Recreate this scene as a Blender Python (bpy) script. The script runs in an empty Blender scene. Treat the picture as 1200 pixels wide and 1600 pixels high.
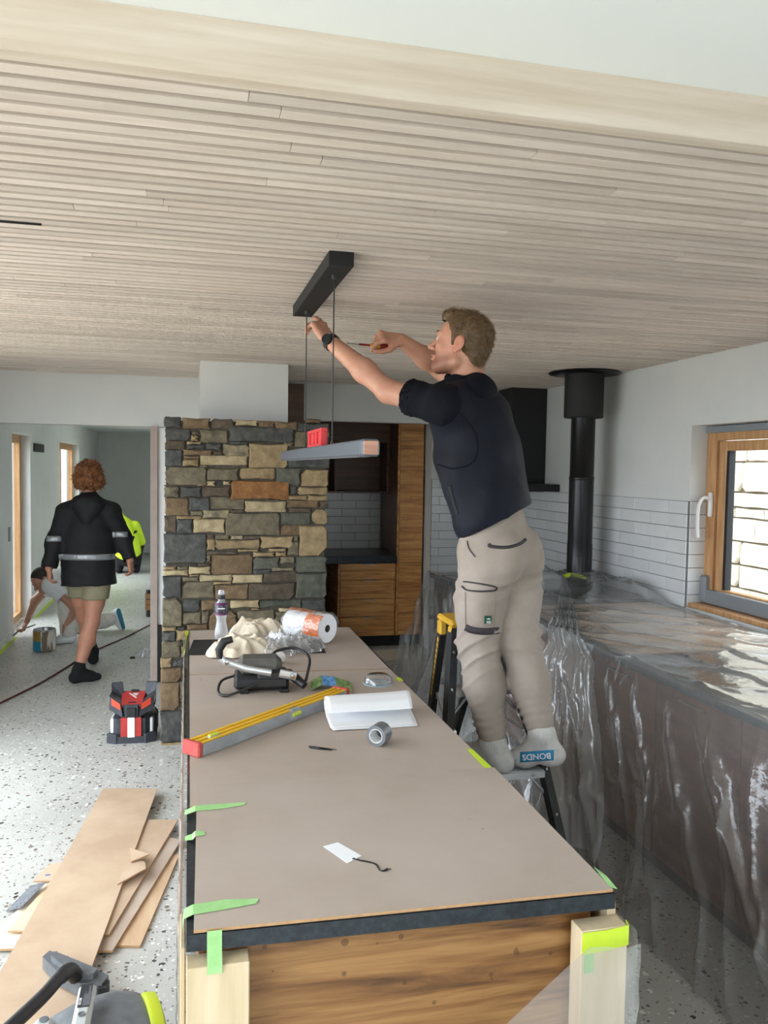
import bpy, bmesh, math, random
import numpy as np
from mathutils import Vector, Matrix
from mathutils.bvhtree import BVHTree

sc = bpy.context.scene
C = sc.collection
R_ = random.Random(7)

# ------------------------------------------------------------------ camera
cam = bpy.data.cameras.new('camera')
cam_o = bpy.data.objects.new('camera', cam); C.objects.link(cam_o)
right = Vector((0.97165229, -0.2358858, 0.01580251))
down = Vector((0.00280824, -0.05532175, -0.99846463))
fwd = Vector((0.23639785, 0.97020482, -0.05309108))
mw = Matrix.Identity(4)
for i in range(3):
    mw[i][0] = right[i]; mw[i][1] = -down[i]; mw[i][2] = -fwd[i]
mw[2][3] = 1.75
cam_o.matrix_world = mw
cam.sensor_fit = 'AUTO'; cam.sensor_width = 36.0
cam.lens = 1262.7 / 1600 * 36.0
cam.clip_start = 0.02; cam.clip_end = 200
sc.camera = cam_o

# ------------------------------------------------------------------ sky and exposure
w = bpy.data.worlds.new('overcast'); sc.world = w; w.use_nodes = True
wn = w.node_tree.nodes; wl = w.node_tree.links
bg = wn['Background']
tc = wn.new('ShaderNodeTexCoord'); sep = wn.new('ShaderNodeSeparateXYZ')
ramp = wn.new('ShaderNodeValToRGB')
ramp.color_ramp.elements[0].position = 0.0; ramp.color_ramp.elements[0].color = (0.78, 0.87, 0.98, 1)
ramp.color_ramp.elements[1].position = 0.7; ramp.color_ramp.elements[1].color = (0.90, 0.96, 1.0, 1)
wl.new(tc.outputs['Generated'], sep.inputs[0]); wl.new(sep.outputs['Z'], ramp.inputs[0]); wl.new(ramp.outputs[0], bg.inputs[0])
bg.inputs[1].default_value = 2.6
sc.view_settings.view_transform = 'Standard'
sc.view_settings.look = 'None'
sc.view_settings.gamma = 1.0
sc.view_settings.use_curve_mapping = False
sc.view_settings.exposure = 1.5
cy = sc.cycles
cy.max_bounces = 9; cy.diffuse_bounces = 5; cy.glossy_bounces = 4; cy.transmission_bounces = 6; cy.transparent_max_bounces = 14
cy.use_denoising = True
cy.sample_clamp_indirect = 6.0
cy.caustics_reflective = False; cy.caustics_refractive = False

H = math.pi / 2

# ------------------------------------------------------------------ helpers
WL = {}     # world location of each object used as a parent

def link(name, me, mat, parent=None, loc=(0, 0, 0)):
    o = bpy.data.objects.new(name, me); C.objects.link(o)
    loc = np.array(loc, float)
    WL[o.name] = loc
    if parent is not None:
        o.parent = parent; o.location = loc - WL[parent.name]
    else:
        o.location = loc
    if mat is not None and len(me.materials) == 0:
        me.materials.append(mat)
    return o

def thing(name, label, cat, loc, group=None):
    o = bpy.data.objects.new(name, None); C.objects.link(o)
    o.empty_display_size = 0.05
    o.location = loc; WL[o.name] = np.array(loc, float)
    return tag(o, label, cat, group)

def tag(o, label=None, cat=None, group=None, kind=None):
    if label: o['label'] = label
    if cat: o['category'] = cat
    if group: o['group'] = group
    if kind: o['kind'] = kind
    return o

def mesh(vs, fs, smooth=False):
    me = bpy.data.meshes.new('m')
    me.from_pydata([tuple(map(float, v)) for v in vs], [], [tuple(map(int, f)) for f in fs])
    me.update()
    if smooth:
        me.polygons.foreach_set('use_smooth', np.ones(len(me.polygons), bool))
    return me

class MB:
    """collects vertices and faces of one mesh, in world coordinates"""
    def __init__(s): s.v = []; s.f = []
    def add(s, vs, fs):
        n = len(s.v); s.v += [tuple(x) for x in vs]; s.f += [tuple(i + n for i in f) for f in fs]; return s
    def box(s, lo, hi, b=0.0, M=None):
        lo = np.array(lo, float); hi = np.array(hi, float)
        vs, fs = boxgeo(lo, hi, b)
        if M is not None: vs = [tuple(M @ Vector(v)) for v in vs]
        return s.add(vs, fs)
    def tube(s, pts, r, n=10, caps=True, closed=False):
        vs, fs = tubegeo(pts, r, n, caps, closed); return s.add(vs, fs)
    def lathe(s, prof, origin, axis=(0, 0, 1), n=24):
        vs, fs = lathegeo(prof, origin, axis, n); return s.add(vs, fs)
    def prism(s, poly, z0, z1, M=None):
        n = len(poly)
        vs = [(x, y, z0) for x, y in poly] + [(x, y, z1) for x, y in poly]
        fs = [tuple(range(n - 1, -1, -1)), tuple(range(n, 2 * n))] + [(i, (i + 1) % n, n + (i + 1) % n, n + i) for i in range(n)]
        if M is not None: vs = [tuple(M @ Vector(v)) for v in vs]
        return s.add(vs, fs)
    def build(s, name, mat, parent=None, smooth=False):
        a = np.array(s.v, float)
        c = np.array([(a[:, 0].min() + a[:, 0].max()) / 2, (a[:, 1].min() + a[:, 1].max()) / 2, a[:, 2].min()])
        return link(name, fixn(mesh(a - c, s.f, smooth), smooth), mat, parent, c)

def fixn(me, smooth=False, ang=0.9):
    bm = bmesh.new(); bm.from_mesh(me)
    bmesh.ops.recalc_face_normals(bm, faces=bm.faces)
    if smooth:
        for e in bm.edges:
            if len(e.link_faces) == 2 and e.calc_face_angle(0) > ang: e.smooth = False
    bm.to_mesh(me); bm.free(); return me

def boxgeo(lo, hi, b=0.0):
    if b <= 0:
        x0, y0, z0 = lo; x1, y1, z1 = hi
        vs = [(x0, y0, z0), (x1, y0, z0), (x1, y1, z0), (x0, y1, z0), (x0, y0, z1), (x1, y0, z1), (x1, y1, z1), (x0, y1, z1)]
        return vs, [(0, 3, 2, 1), (4, 5, 6, 7), (0, 1, 5, 4), (1, 2, 6, 5), (2, 3, 7, 6), (3, 0, 4, 7)]
    b = min(b, min(np.array(hi) - np.array(lo)) * 0.49)
    c = (np.array(lo) + hi) / 2; h = (np.array(hi) - lo) / 2
    vs = []; idx = {}
    for sx in (-1, 1):
        for sy in (-1, 1):
            for sz in (-1, 1):
                for ax in range(3):
                    s = np.array([sx, sy, sz], float); p = s * h
                    for k in range(3):
                        if k != ax: p[k] -= s[k] * b
                    idx[(sx, sy, sz, ax)] = len(vs); vs.append(tuple(c + p))
    fs = []
    for ax in range(3):
        o = [k for k in range(3) if k != ax]
        for sg in (-1, 1):
            q = []
            for a, bb in ((-1, -1), (1, -1), (1, 1), (-1, 1)):
                s = [0, 0, 0]; s[ax] = sg; s[o[0]] = a; s[o[1]] = bb; q.append(idx[(*s, ax)])
            fs.append(tuple(q))
        for a in (-1, 1):
            for bb in (-1, 1):
                q = []
                for e, k in ((-1, o[0]), (1, o[0]), (1, o[1]), (-1, o[1])):
                    s = [0, 0, 0]; s[ax] = e; s[o[0]] = a; s[o[1]] = bb; q.append(idx[(*s, k)])
                fs.append(tuple(q))
    for sx in (-1, 1):
        for sy in (-1, 1):
            for sz in (-1, 1):
                fs.append(tuple(idx[(sx, sy, sz, k)] for k in range(3)))
    return vs, fs

def frames(pts, closed=False):
    P = [Vector(p) for p in pts]; n = len(P); T = []
    for i in range(n):
        a = P[(i - 1) % n] if (closed or i > 0) else P[i]
        b = P[(i + 1) % n] if (closed or i < n - 1) else P[i]
        t = (b - a); T.append(t.normalized() if t.length > 1e-9 else Vector((0, 0, 1)))
    up = Vector((0, 0, 1)) if abs(T[0].z) < 0.9 else Vector((1, 0, 0))
    N = (up - T[0] * up.dot(T[0])).normalized(); out = []
    for i in range(n):
        N = (N - T[i] * N.dot(T[i])).normalized(); out.append((P[i], T[i], N, T[i].cross(N)))
    return out

def tubegeo(pts, r, n=10, caps=True, closed=False):
    fr = frames(pts, closed); vs = []; fs = []
    for i, (p, t, a, b) in enumerate(fr):
        rr = r[i] if hasattr(r, '__len__') else r
        ra, rb = rr if hasattr(rr, '__len__') else (rr, rr)
        for k in range(n):
            th = 2 * math.pi * k / n
            vs.append(tuple(p + a * (ra * math.cos(th)) + b * (rb * math.sin(th))))
    m = len(fr)
    for i in range(m if closed else m - 1):
        j = (i + 1) % m
        for k in range(n):
            fs.append((i * n + k, i * n + (k + 1) % n, j * n + (k + 1) % n, j * n + k))
    if caps and not closed:
        fs.append(tuple(range(n - 1, -1, -1))); fs.append(tuple((m - 1) * n + k for k in range(n)))
    return vs, fs

def lathegeo(prof, origin, axis, n):
    ax = Vector(axis).normalized(); up = Vector((0, 0, 1)) if abs(ax.z) < 0.9 else Vector((1, 0, 0))
    a = (up - ax * up.dot(ax)).normalized(); b = ax.cross(a); o = Vector(origin); vs = []; fs = []
    for r, h in prof:
        for k in range(n):
            th = 2 * math.pi * k / n; vs.append(tuple(o + ax * h + a * (r * math.cos(th)) + b * (r * math.sin(th))))
    for i in range(len(prof) - 1):
        for k in range(n):
            fs.append((i * n + k, i * n + (k + 1) % n, (i + 1) * n + (k + 1) % n, (i + 1) * n + k))
    if prof[0][0] > 1e-4: fs.append(tuple(range(n - 1, -1, -1)))
    if prof[-1][0] > 1e-4: fs.append(tuple((len(prof) - 1) * n + k for k in range(n)))
    return vs, fs

def rotz(o, a):      # rotation about z at point o
    return Matrix.Translation(Vector(o)) @ Matrix.Rotation(a, 4, 'Z')

def catmull(pts, k=8):
    P = [np.array(p, float) for p in pts]; P = [2 * P[0] - P[1]] + P + [2 * P[-1] - P[-2]]; out = []
    for i in range(1, len(P) - 2):
        for t in np.linspace(0, 1, k, endpoint=False):
            a, b, c, d = P[i - 1:i + 3]
            out.append(0.5 * (2 * b + (c - a) * t + (2 * a - 5 * b + 4 * c - d) * t ** 2 + (3 * b - a - 3 * c + d) * t ** 3))
    return out + [P[-2]]

def textmesh(txt, size, M, align='CENTER', extr=0.0003, bold=0.0):
    cu = bpy.data.curves.new('t', 'FONT'); cu.body = txt; cu.size = size; cu.align_x = align; cu.align_y = 'CENTER'
    cu.extrude = extr; cu.resolution_u = 3; cu.offset = bold
    o = bpy.data.objects.new('t', cu)
    me = bpy.data.meshes.new_from_object(o)
    bpy.data.objects.remove(o); bpy.data.curves.remove(cu)
    vs = [tuple(M @ v.co) for v in me.vertices]; fs = [tuple(p.vertices) for p in me.polygons]
    m = MB(); m.add(vs, fs); return m

def axes(o, x, y):   # matrix with given x and y axes at o
    x = Vector(x).normalized(); y = Vector(y); y = (y - x * y.dot(x)).normalized(); z = x.cross(y)
    m = Matrix.Identity(4)
    for i in range(3): m[i][0] = x[i]; m[i][1] = y[i]; m[i][2] = z[i]; m[i][3] = o[i]
    return m

# ------------------------------------------------------------------ materials
def srgb(r, g, b):
    f = lambda c: ((c / 255 + 0.055) / 1.055) ** 2.4 if c > 10 else c / 255 / 12.92
    return (f(r), f(g), f(b), 1)

def pm(name, c1, c2=None, scale=6, stretch=(1, 1, 1), rough=0.55, metal=0.0, bump=0.0, bscale=None, rnd=0.0, detail=5, lo=0.35, hi=0.65, spec=0.5, c3=None, coat=0.0, sheen=0.0):
    m = bpy.data.materials.new(name); m.use_nodes = True
    N = m.node_tree.nodes; L = m.node_tree.links; p = N['Principled BSDF']
    p.inputs['Roughness'].default_value = rough; p.inputs['Metallic'].default_value = metal
    p.inputs['Specular IOR Level'].default_value = spec
    p.inputs['Coat Weight'].default_value = coat
    p.inputs['Base Color'].default_value = c1
    if sheen: p.inputs['Sheen Weight'].default_value = sheen
    if c2 is None and not bump and not rnd: return m
    tc = N.new('ShaderNodeTexCoord'); mp = N.new('ShaderNodeMapping'); mp.inputs['Scale'].default_value = stretch
    L.new(tc.outputs['Object'], mp.inputs[0])
    if rnd:
        oi = N.new('ShaderNodeObjectInfo'); mu = N.new('ShaderNodeMath'); mu.operation = 'MULTIPLY'; mu.inputs[1].default_value = 41.0
        L.new(oi.outputs['Random'], mu.inputs[0]); L.new(mu.outputs[0], mp.inputs['Location'])
    nz = N.new('ShaderNodeTexNoise'); nz.inputs['Scale'].default_value = scale; nz.inputs['Detail'].default_value = detail; nz.inputs['Roughness'].default_value = 0.6
    L.new(mp.outputs[0], nz.inputs['Vector'])
    col = None
    if c2 is not None:
        r = N.new('ShaderNodeValToRGB'); e = r.color_ramp.elements
        e[0].position = lo; e[0].color = c1; e[1].position = hi; e[1].color = c2
        if c3 is not None:
            x = e.new((lo + hi) / 2); x.color = c3
        L.new(nz.outputs['Fac'], r.inputs[0]); col = r.outputs[0]
    if rnd:
        hs = N.new('ShaderNodeHueSaturation'); mr = N.new('ShaderNodeMapRange')
        mr.inputs['To Min'].default_value = 1 - rnd; mr.inputs['To Max'].default_value = 1 + rnd
        L.new(oi.outputs['Random'], mr.inputs['Value']); L.new(mr.outputs[0], hs.inputs['Value'])
        if col is not None: L.new(col, hs.inputs['Color'])
        else: hs.inputs['Color'].default_value = c1
        col = hs.outputs[0]
    if col is not None: L.new(col, p.inputs['Base Color'])
    if bump:
        b = N.new('ShaderNodeBump'); b.inputs['Strength'].default_value = bump; b.inputs['Distance'].default_value = 0.01
        src = nz
        if bscale:
            src = N.new('ShaderNodeTexNoise'); src.inputs['Scale'].default_value = bscale; src.inputs['Detail'].default_value = 4
            L.new(mp.outputs[0], src.inputs['Vector'])
        L.new(src.outputs['Fac'], b.inputs['Height']); L.new(b.outputs[0], p.inputs['Normal'])
    return m

def schlick(N, L, f0, gain=1.0):
    lw = N.new('ShaderNodeLayerWeight'); lw.inputs['Blend'].default_value = 0.5
    pw = N.new('ShaderNodeMath'); pw.operation = 'POWER'; pw.inputs[1].default_value = 4.0; L.new(lw.outputs['Facing'], pw.inputs[0])
    ma = N.new('ShaderNodeMath'); ma.operation = 'MULTIPLY_ADD'; ma.use_clamp = True; L.new(pw.outputs[0], ma.inputs[0])
    ma.inputs[1].default_value = (1 - f0) * gain; ma.inputs[2].default_value = f0 * gain
    return lw, ma.outputs[0]

def film(name, tint=(0.9, 0.92, 0.94, 1), haze=0.16, gloss=0.5, rough=0.12, bump=0.15, bscale=30, clear=(0.95, 0.95, 0.95, 1)):
    m = bpy.data.materials.new(name); m.use_nodes = True
    N = m.node_tree.nodes; L = m.node_tree.links; N.remove(N['Principled BSDF']); out = N['Material Output']
    tr = N.new('ShaderNodeBsdfTransparent'); tr.inputs[0].default_value = clear
    df = N.new('ShaderNodeBsdfDiffuse'); df.inputs[0].default_value = tint
    tl = N.new('ShaderNodeBsdfTranslucent'); tl.inputs[0].default_value = tint
    md = N.new('ShaderNodeMixShader'); md.inputs[0].default_value = 0.4
    L.new(df.outputs[0], md.inputs[1]); L.new(tl.outputs[0], md.inputs[2])
    gl = N.new('ShaderNodeBsdfGlossy'); gl.inputs['Roughness'].default_value = rough
    lw, fac = schlick(N, L, 0.07, gloss * 2)
    tc = N.new('ShaderNodeTexCoord'); nz = N.new('ShaderNodeTexNoise'); nz.inputs['Scale'].default_value = bscale; nz.inputs['Detail'].default_value = 3
    L.new(tc.outputs['Object'], nz.inputs['Vector'])
    b = N.new('ShaderNodeBump'); b.inputs['Strength'].default_value = bump; b.inputs['Distance'].default_value = 0.02
    L.new(nz.outputs['Fac'], b.inputs['Height'])
    for n in (gl, lw): L.new(b.outputs[0], n.inputs['Normal'])
    m1 = N.new('ShaderNodeMixShader'); m1.inputs[0].default_value = haze
    L.new(tr.outputs[0], m1.inputs[1]); L.new(md.outputs[0], m1.inputs[2])
    m2 = N.new('ShaderNodeMixShader'); L.new(fac, m2.inputs[0]); L.new(m1.outputs[0], m2.inputs[1]); L.new(gl.outputs[0], m2.inputs[2])
    L.new(m2.outputs[0], out.inputs[0]); return m

def glassm(name, tint=(0.97, 0.98, 0.98, 1), refl=1.0):
    m = bpy.data.materials.new(name); m.use_nodes = True
    N = m.node_tree.nodes; L = m.node_tree.links; N.remove(N['Principled BSDF']); out = N['Material Output']
    tr = N.new('ShaderNodeBsdfTransparent'); tr.inputs[0].default_value = tint
    gl = N.new('ShaderNodeBsdfGlossy'); gl.inputs['Roughness'].default_value = 0.02
    lw, fac = schlick(N, L, 0.04)
    mx = N.new('ShaderNodeMixShader'); L.new(fac, mx.inputs[0]); L.new(tr.outputs[0], mx.inputs[1]); L.new(gl.outputs[0], mx.inputs[2])
    L.new(mx.outputs[0], out.inputs[0]); return m

def terrazzo():
    m = bpy.data.materials.new('terrazzo'); m.use_nodes = True
    N = m.node_tree.nodes; L = m.node_tree.links; p = N['Principled BSDF']
    tc = N.new('ShaderNodeTexCoord')
    nz = N.new('ShaderNodeTexNoise'); nz.inputs['Scale'].default_value = 1.6; nz.inputs['Detail'].default_value = 6
    L.new(tc.outputs['Object'], nz.inputs['Vector'])
    r = N.new('ShaderNodeValToRGB'); e = r.color_ramp.elements
    e[0].position = .3; e[0].color = srgb(178, 178, 173); e[1].position = .7; e[1].color = srgb(198, 198, 193)
    L.new(nz.outputs['Fac'], r.inputs[0]); prev = r.outputs[0]
    nw = N.new('ShaderNodeTexNoise'); nw.inputs['Scale'].default_value = 30; L.new(tc.outputs['Object'], nw.inputs['Vector'])
    wv = N.new('ShaderNodeMixRGB'); wv.blend_type = 'LINEAR_LIGHT'; wv.inputs[0].default_value = 0.012
    L.new(tc.outputs['Object'], wv.inputs[1]); L.new(nw.outputs['Color'], wv.inputs[2])
    for sc_, thr, cols in ((34, 0.32, ((0.0, srgb(60, 58, 58)), (0.22, srgb(120, 108, 98)), (0.45, srgb(172, 171, 166)), (0.74, srgb(232, 231, 226)))),
                           (75, 0.36, ((0.0, srgb(72, 70, 68)), (0.2, srgb(150, 140, 128)), (0.42, srgb(186, 186, 181)), (0.78, srgb(228, 226, 220))))):
        v = N.new('ShaderNodeTexVoronoi'); v.feature = 'F1'; v.inputs['Scale'].default_value = sc_; L.new(wv.outputs[0], v.inputs['Vector'])
        sx = N.new('ShaderNodeSeparateColor'); L.new(v.outputs['Color'], sx.inputs[0])
        cr = N.new('ShaderNodeValToRGB'); cr.color_ramp.interpolation = 'CONSTANT'
        el = cr.color_ramp.elements; el[0].position = cols[0][0]; el[0].color = cols[0][1]; el[1].position = cols[1][0]; el[1].color = cols[1][1]
        for pos, c in cols[2:]:
            x = el.new(pos); x.color = c
        L.new(sx.outputs[0], cr.inputs[0])
        th = N.new('ShaderNodeMath'); th.operation = 'MULTIPLY'; L.new(sx.outputs[1], th.inputs[0]); th.inputs[1].default_value = thr * 1.25
        lt = N.new('ShaderNodeMath'); lt.operation = 'LESS_THAN'; L.new(v.outputs['Distance'], lt.inputs[0]); L.new(th.outputs[0], lt.inputs[1])
        mx = N.new('ShaderNodeMixRGB'); L.new(lt.outputs[0], mx.inputs[0]); L.new(prev, mx.inputs[1]); L.new(cr.outputs[0], mx.inputs[2]); prev = mx.outputs[0]
    L.new(prev, p.inputs['Base Color']); p.inputs['Roughness'].default_value = 0.42
    return m

m_wall = pm('wall_paint', srgb(212, 214, 212), srgb(218, 219, 216), scale=3, rough=0.6, bump=0.02, bscale=160)
m_ceilw = pm('ceiling_paint', srgb(240, 243, 241), srgb(236, 240, 239), scale=2, rough=0.7)
m_floor = terrazzo()
m_slat = pm('whitewashed_oak', srgb(208, 194, 182), srgb(224, 212, 201), scale=4, stretch=(0.45, 4, 4), rough=0.65, rnd=0.11, detail=4)
m_fascia = pm('whitewashed_fascia', srgb(206, 190, 170), srgb(226, 214, 199), scale=4, stretch=(0.35, 6, 6), rough=0.6, detail=8)
m_backing = pm('dark_backing', srgb(44, 38, 36), rough=0.9)
m_mortar = pm('mortar', srgb(66, 62, 54), srgb(88, 82, 70), scale=40, rough=0.95)
m_tile = pm('glazed_white_tile', srgb(214, 216, 216), srgb(222, 224, 224), scale=3, rough=0.18, bump=0.12, bscale=9, rnd=0.03, coat=0.3)
m_grout = pm('grout', srgb(128, 128, 127), rough=0.9)
m_rimu = pm('window_timber', srgb(176, 128, 84), srgb(204, 160, 112), scale=7, stretch=(6, 6, 0.6), rough=0.45)
m_grey_metal = pm('grey_powdercoat', srgb(128, 133, 138), rough=0.45)
m_black = pm('black_plastic', srgb(22, 22, 24), srgb(34, 34, 36), scale=20, rough=0.5)
m_blackm = pm('black_metal', srgb(16, 16, 17), rough=0.32, metal=0.3)
m_blackmatt = pm('black_matt', srgb(20, 20, 21), rough=0.7)
m_rubber = pm('black_rubber', srgb(24, 24, 25), rough=0.6)
m_alu = pm('aluminium', srgb(196, 198, 200), srgb(216, 218, 220), scale=30, stretch=(1, 20, 20), rough=0.35, metal=0.85)
m_steel = pm('steel', srgb(170, 172, 175), rough=0.25, metal=1.0)
m_white = pm('white_paint', srgb(236, 236, 234), rough=0.5)
m_whitepl = pm('white_plastic', srgb(232, 232, 230), rough=0.35)
m_jamb = pm('primed_jamb', srgb(176, 158, 148), srgb(184, 168, 158), scale=10, rough=0.6)
m_glass = glassm('window_glass')
m_mdf = pm('mdf_board', srgb(170, 155, 142), srgb(182, 168, 157), scale=2.2, rough=0.75, detail=8, rnd=0.02)
m_mdfdust = pm('mdf_dusty', srgb(178, 153, 128), srgb(196, 173, 148), scale=3, rough=0.8, detail=8, rnd=0.04)
m_mdfedge = pm('mdf_raw_edge', srgb(176, 138, 98), srgb(190, 152, 112), scale=60, rough=0.9)
m_stonetop = pm('dark_stone_top', srgb(22, 28, 34), srgb(44, 52, 58), scale=60, rough=0.3, detail=6)
m_navyfilm = pm('dark_top_surface', srgb(18, 34, 54), srgb(34, 58, 84), scale=9, rough=0.2)
m_pine = pm('pale_pine', srgb(206, 185, 148), srgb(222, 203, 170), scale=5, stretch=(5, 5, 0.45), rough=0.6, rnd=0.03)
m_green = pm('green_masking_tape', srgb(150, 200, 128), srgb(166, 212, 146), scale=30, rough=0.6)
m_lime = pm('fluoro_tape', srgb(206, 232, 52), srgb(196, 222, 60), scale=20, rough=0.55)
m_film = film('clear_dust_sheet', haze=.20, gloss=.62, rough=.16, clear=(.84, .84, .84, 1))
m_filmw = film('folded_dust_sheet', haze=0.38, gloss=0.5)

def gum(name, dark, mid, light, horizontal=True, sc_=3.2, rough=0.4):
    m = bpy.data.materials.new(name); m.use_nodes = True
    N = m.node_tree.nodes; L = m.node_tree.links; p = N['Principled BSDF']
    tc = N.new('ShaderNodeTexCoord'); mp = N.new('ShaderNodeMapping'); mp.inputs['Scale'].default_value = (0.55, 0.55, 7) if horizontal else (7, 7, 0.55)
    oi = N.new('ShaderNodeObjectInfo'); mu = N.new('ShaderNodeMath'); mu.operation = 'MULTIPLY'; mu.inputs[1].default_value = 23
    L.new(oi.outputs['Random'], mu.inputs[0]); L.new(mu.outputs[0], mp.inputs['Location']); L.new(tc.outputs['Object'], mp.inputs[0])
    n1 = N.new('ShaderNodeTexNoise'); n1.inputs['Scale'].default_value = sc_; n1.inputs['Detail'].default_value = 8; n1.inputs['Roughness'].default_value = .62; n1.inputs['Distortion'].default_value = 0.6
    L.new(mp.outputs[0], n1.inputs['Vector'])
    r = N.new('ShaderNodeValToRGB'); e = r.color_ramp.elements; e[0].position = .32; e[0].color = dark; e[1].position = .68; e[1].color = light
    x = e.new(.48); x.color = mid
    L.new(n1.outputs['Fac'], r.inputs[0])
    v = N.new('ShaderNodeTexVoronoi'); v.inputs['Scale'].default_value = 26; L.new(tc.outputs['Object'], v.inputs['Vector'])
    sx = N.new('ShaderNodeSeparateColor'); L.new(v.outputs['Color'], sx.inputs[0])
    a = N.new('ShaderNodeMath'); a.operation = 'MULTIPLY'; a.inputs[1].default_value = .22; L.new(sx.outputs[0], a.inputs[0])
    lt = N.new('ShaderNodeMath'); lt.operation = 'LESS_THAN'; L.new(v.outputs['Distance'], lt.inputs[0]); L.new(a.outputs[0], lt.inputs[1])
    sc2 = N.new('ShaderNodeMath'); sc2.operation = 'MULTIPLY'; sc2.inputs[1].default_value = .55; L.new(lt.outputs[0], sc2.inputs[0])
    mx = N.new('ShaderNodeMixRGB'); L.new(sc2.outputs[0], mx.inputs[0]); L.new(r.outputs[0], mx.inputs[1]); mx.inputs[2].default_value = dark
    L.new(mx.outputs[0], p.inputs['Base Color']); p.inputs['Roughness'].default_value = rough
    return m
m_gum = gum('spotted_timber_veneer', srgb(66, 41, 22), srgb(132, 91, 50), srgb(178, 136, 84))
m_gum2 = gum('honey_timber_veneer', srgb(150, 98, 54), srgb(200, 142, 84), srgb(226, 174, 112), sc_=3.6)
m_walnut = gum('dark_timber', srgb(64, 42, 28), srgb(86, 58, 40), srgb(104, 72, 50))
m_brownfront = gum('red_brown_timber', srgb(78, 44, 28), srgb(98, 58, 38), srgb(116, 72, 48))

# ------------------------------------------------------------------ setting
def struct(mb, name, mat, label=None):
    o = mb.build(name, mat); o['kind'] = 'structure'
    if label: o['label'] = label
    return o

CZ = 2.46          # underside of the slat ceiling
m = MB().box((-1.9, -4.2, -0.12), (3.2, 17.2, 0.0)); struct(m, 'floor', m_floor, 'pale grey polished terrazzo floor with dark and white chips')

# ceiling of whitewashed slats over a dark board
m = MB().box((-1.9, 1.57, CZ + 0.0315), (3.05, 6.86, CZ + 0.16)); ceil = struct(m, 'ceiling', m_backing, 'whitewashed timber slat ceiling with dark gaps')
pitch = 0.0578; ns = int((6.74 - 1.585) / pitch)
sl_meshes = {}
for i in range(ns + 1):
    y = 1.615 + i * pitch
    cuts = [-1.75] + sorted([R_.uniform(-1.2, 0.3), R_.uniform(0.7, 2.2)] if i % 5 else [R_.uniform(-.6, 1.6)]) + [3.0]
    if i == 1: cuts = [-1.75, 0.18, 3.0]
    if i == 5: cuts = [-1.75, 0.30, 1.05, 3.0]
    if i == 8: cuts = [-1.75, 0.19, 3.0]
    for a, b in zip(cuts[:-1], cuts[1:]):
        vs, fs = boxgeo((a - (a + b) / 2 + .0006, -0.0183, -0.016), (b - (a + b) / 2 - .0006, 0.0183, 0.016), 0.0008)
        o = link('slat', mesh(vs, fs), m_slat, ceil, ((a + b) / 2, y, CZ + 0.016 + R_.uniform(-.0008, .0008)))
m = MB().box((-1.8, 1.535, CZ - 0.004), (3.05, 1.577, CZ + 0.10), 0.002); struct(m, 'trim_1', m_fascia, 'wide pale timber fascia board along the edge of the slat ceiling')
m = MB().add([(-1.9, 1.57, 2.553), (3.2, 1.57, 2.553), (3.2, -2.8, 3.30), (-1.9, -2.8, 3.30), (-1.9, 1.57, 2.70), (3.2, 1.57, 2.70), (3.2, -2.8, 3.45), (-1.9, -2.8, 3.45)],
           [(0, 1, 2, 3), (7, 6, 5, 4), (0, 4, 5, 1), (1, 5, 6, 2), (2, 6, 7, 3), (3, 7, 4, 0)])
struct(m, 'ceiling_raked', m_ceilw, 'smooth white raked ceiling above the timber fascia')
# walls
m = MB()
m.box((3.0, -4.2, -0.1), (3.3, 2.32, 3.6)); m.box((3.0, 4.385, -0.1), (3.3, 7.7, 2.7)); m.box((3.0, 2.32, -0.1), (3.3, 4.385, 0.93)); m.box((3.0, 2.32, 2.045), (3.3, 4.385, 3.3))
wr = struct(m, 'wall_right', m_wall, 'white plastered wall with the kitchen window and tiled splashback')
m = MB().box((-1.9, -2.7, 0), (-1.75, -1.2, 3.6)).box((-1.9, 1.55, 0), (-1.75, 1.85, 3.6)).box((-1.9, 5.35, 0), (-1.75, 6.9, 2.7)).box((-1.9, 1.85, 2.35), (-1.75, 5.35, 3.3)).box((-1.9, -1.2, 2.9), (-1.75, 1.55, 3.6))
struct(m, 'wall_left', m_wall, 'white wall with wide glazed doors beside the living area')
m = MB().box((-1.9, -2.8, 0), (-0.6, -2.7, 3.6)).box((1.2, -2.8, 0), (3.3, -2.7, 3.6)).box((-0.6, -2.8, 2.1), (1.2, -2.7, 3.6))
struct(m, 'wall_rear', m_wall, 'white end wall with a wide glazed opening')
m = MB().box((-1.9, 6.75, 2.06), (0.86, 6.9, 2.62)).box((0.86, 6.75, 2.15), (3.0, 6.9, 2.62)).box((-1.9, 6.75, 0), (-1.72, 6.9, 2.06))
struct(m, 'wall_lintel', m_wall, 'white lintel wall over the hall opening')
m = MB().box((2.28, 7.45, -0.05), (3.05, 8.6, 2.5)); wb = struct(m, 'wall_back', m_wall, 'white kitchen back wall with tiles behind the bench')
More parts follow.
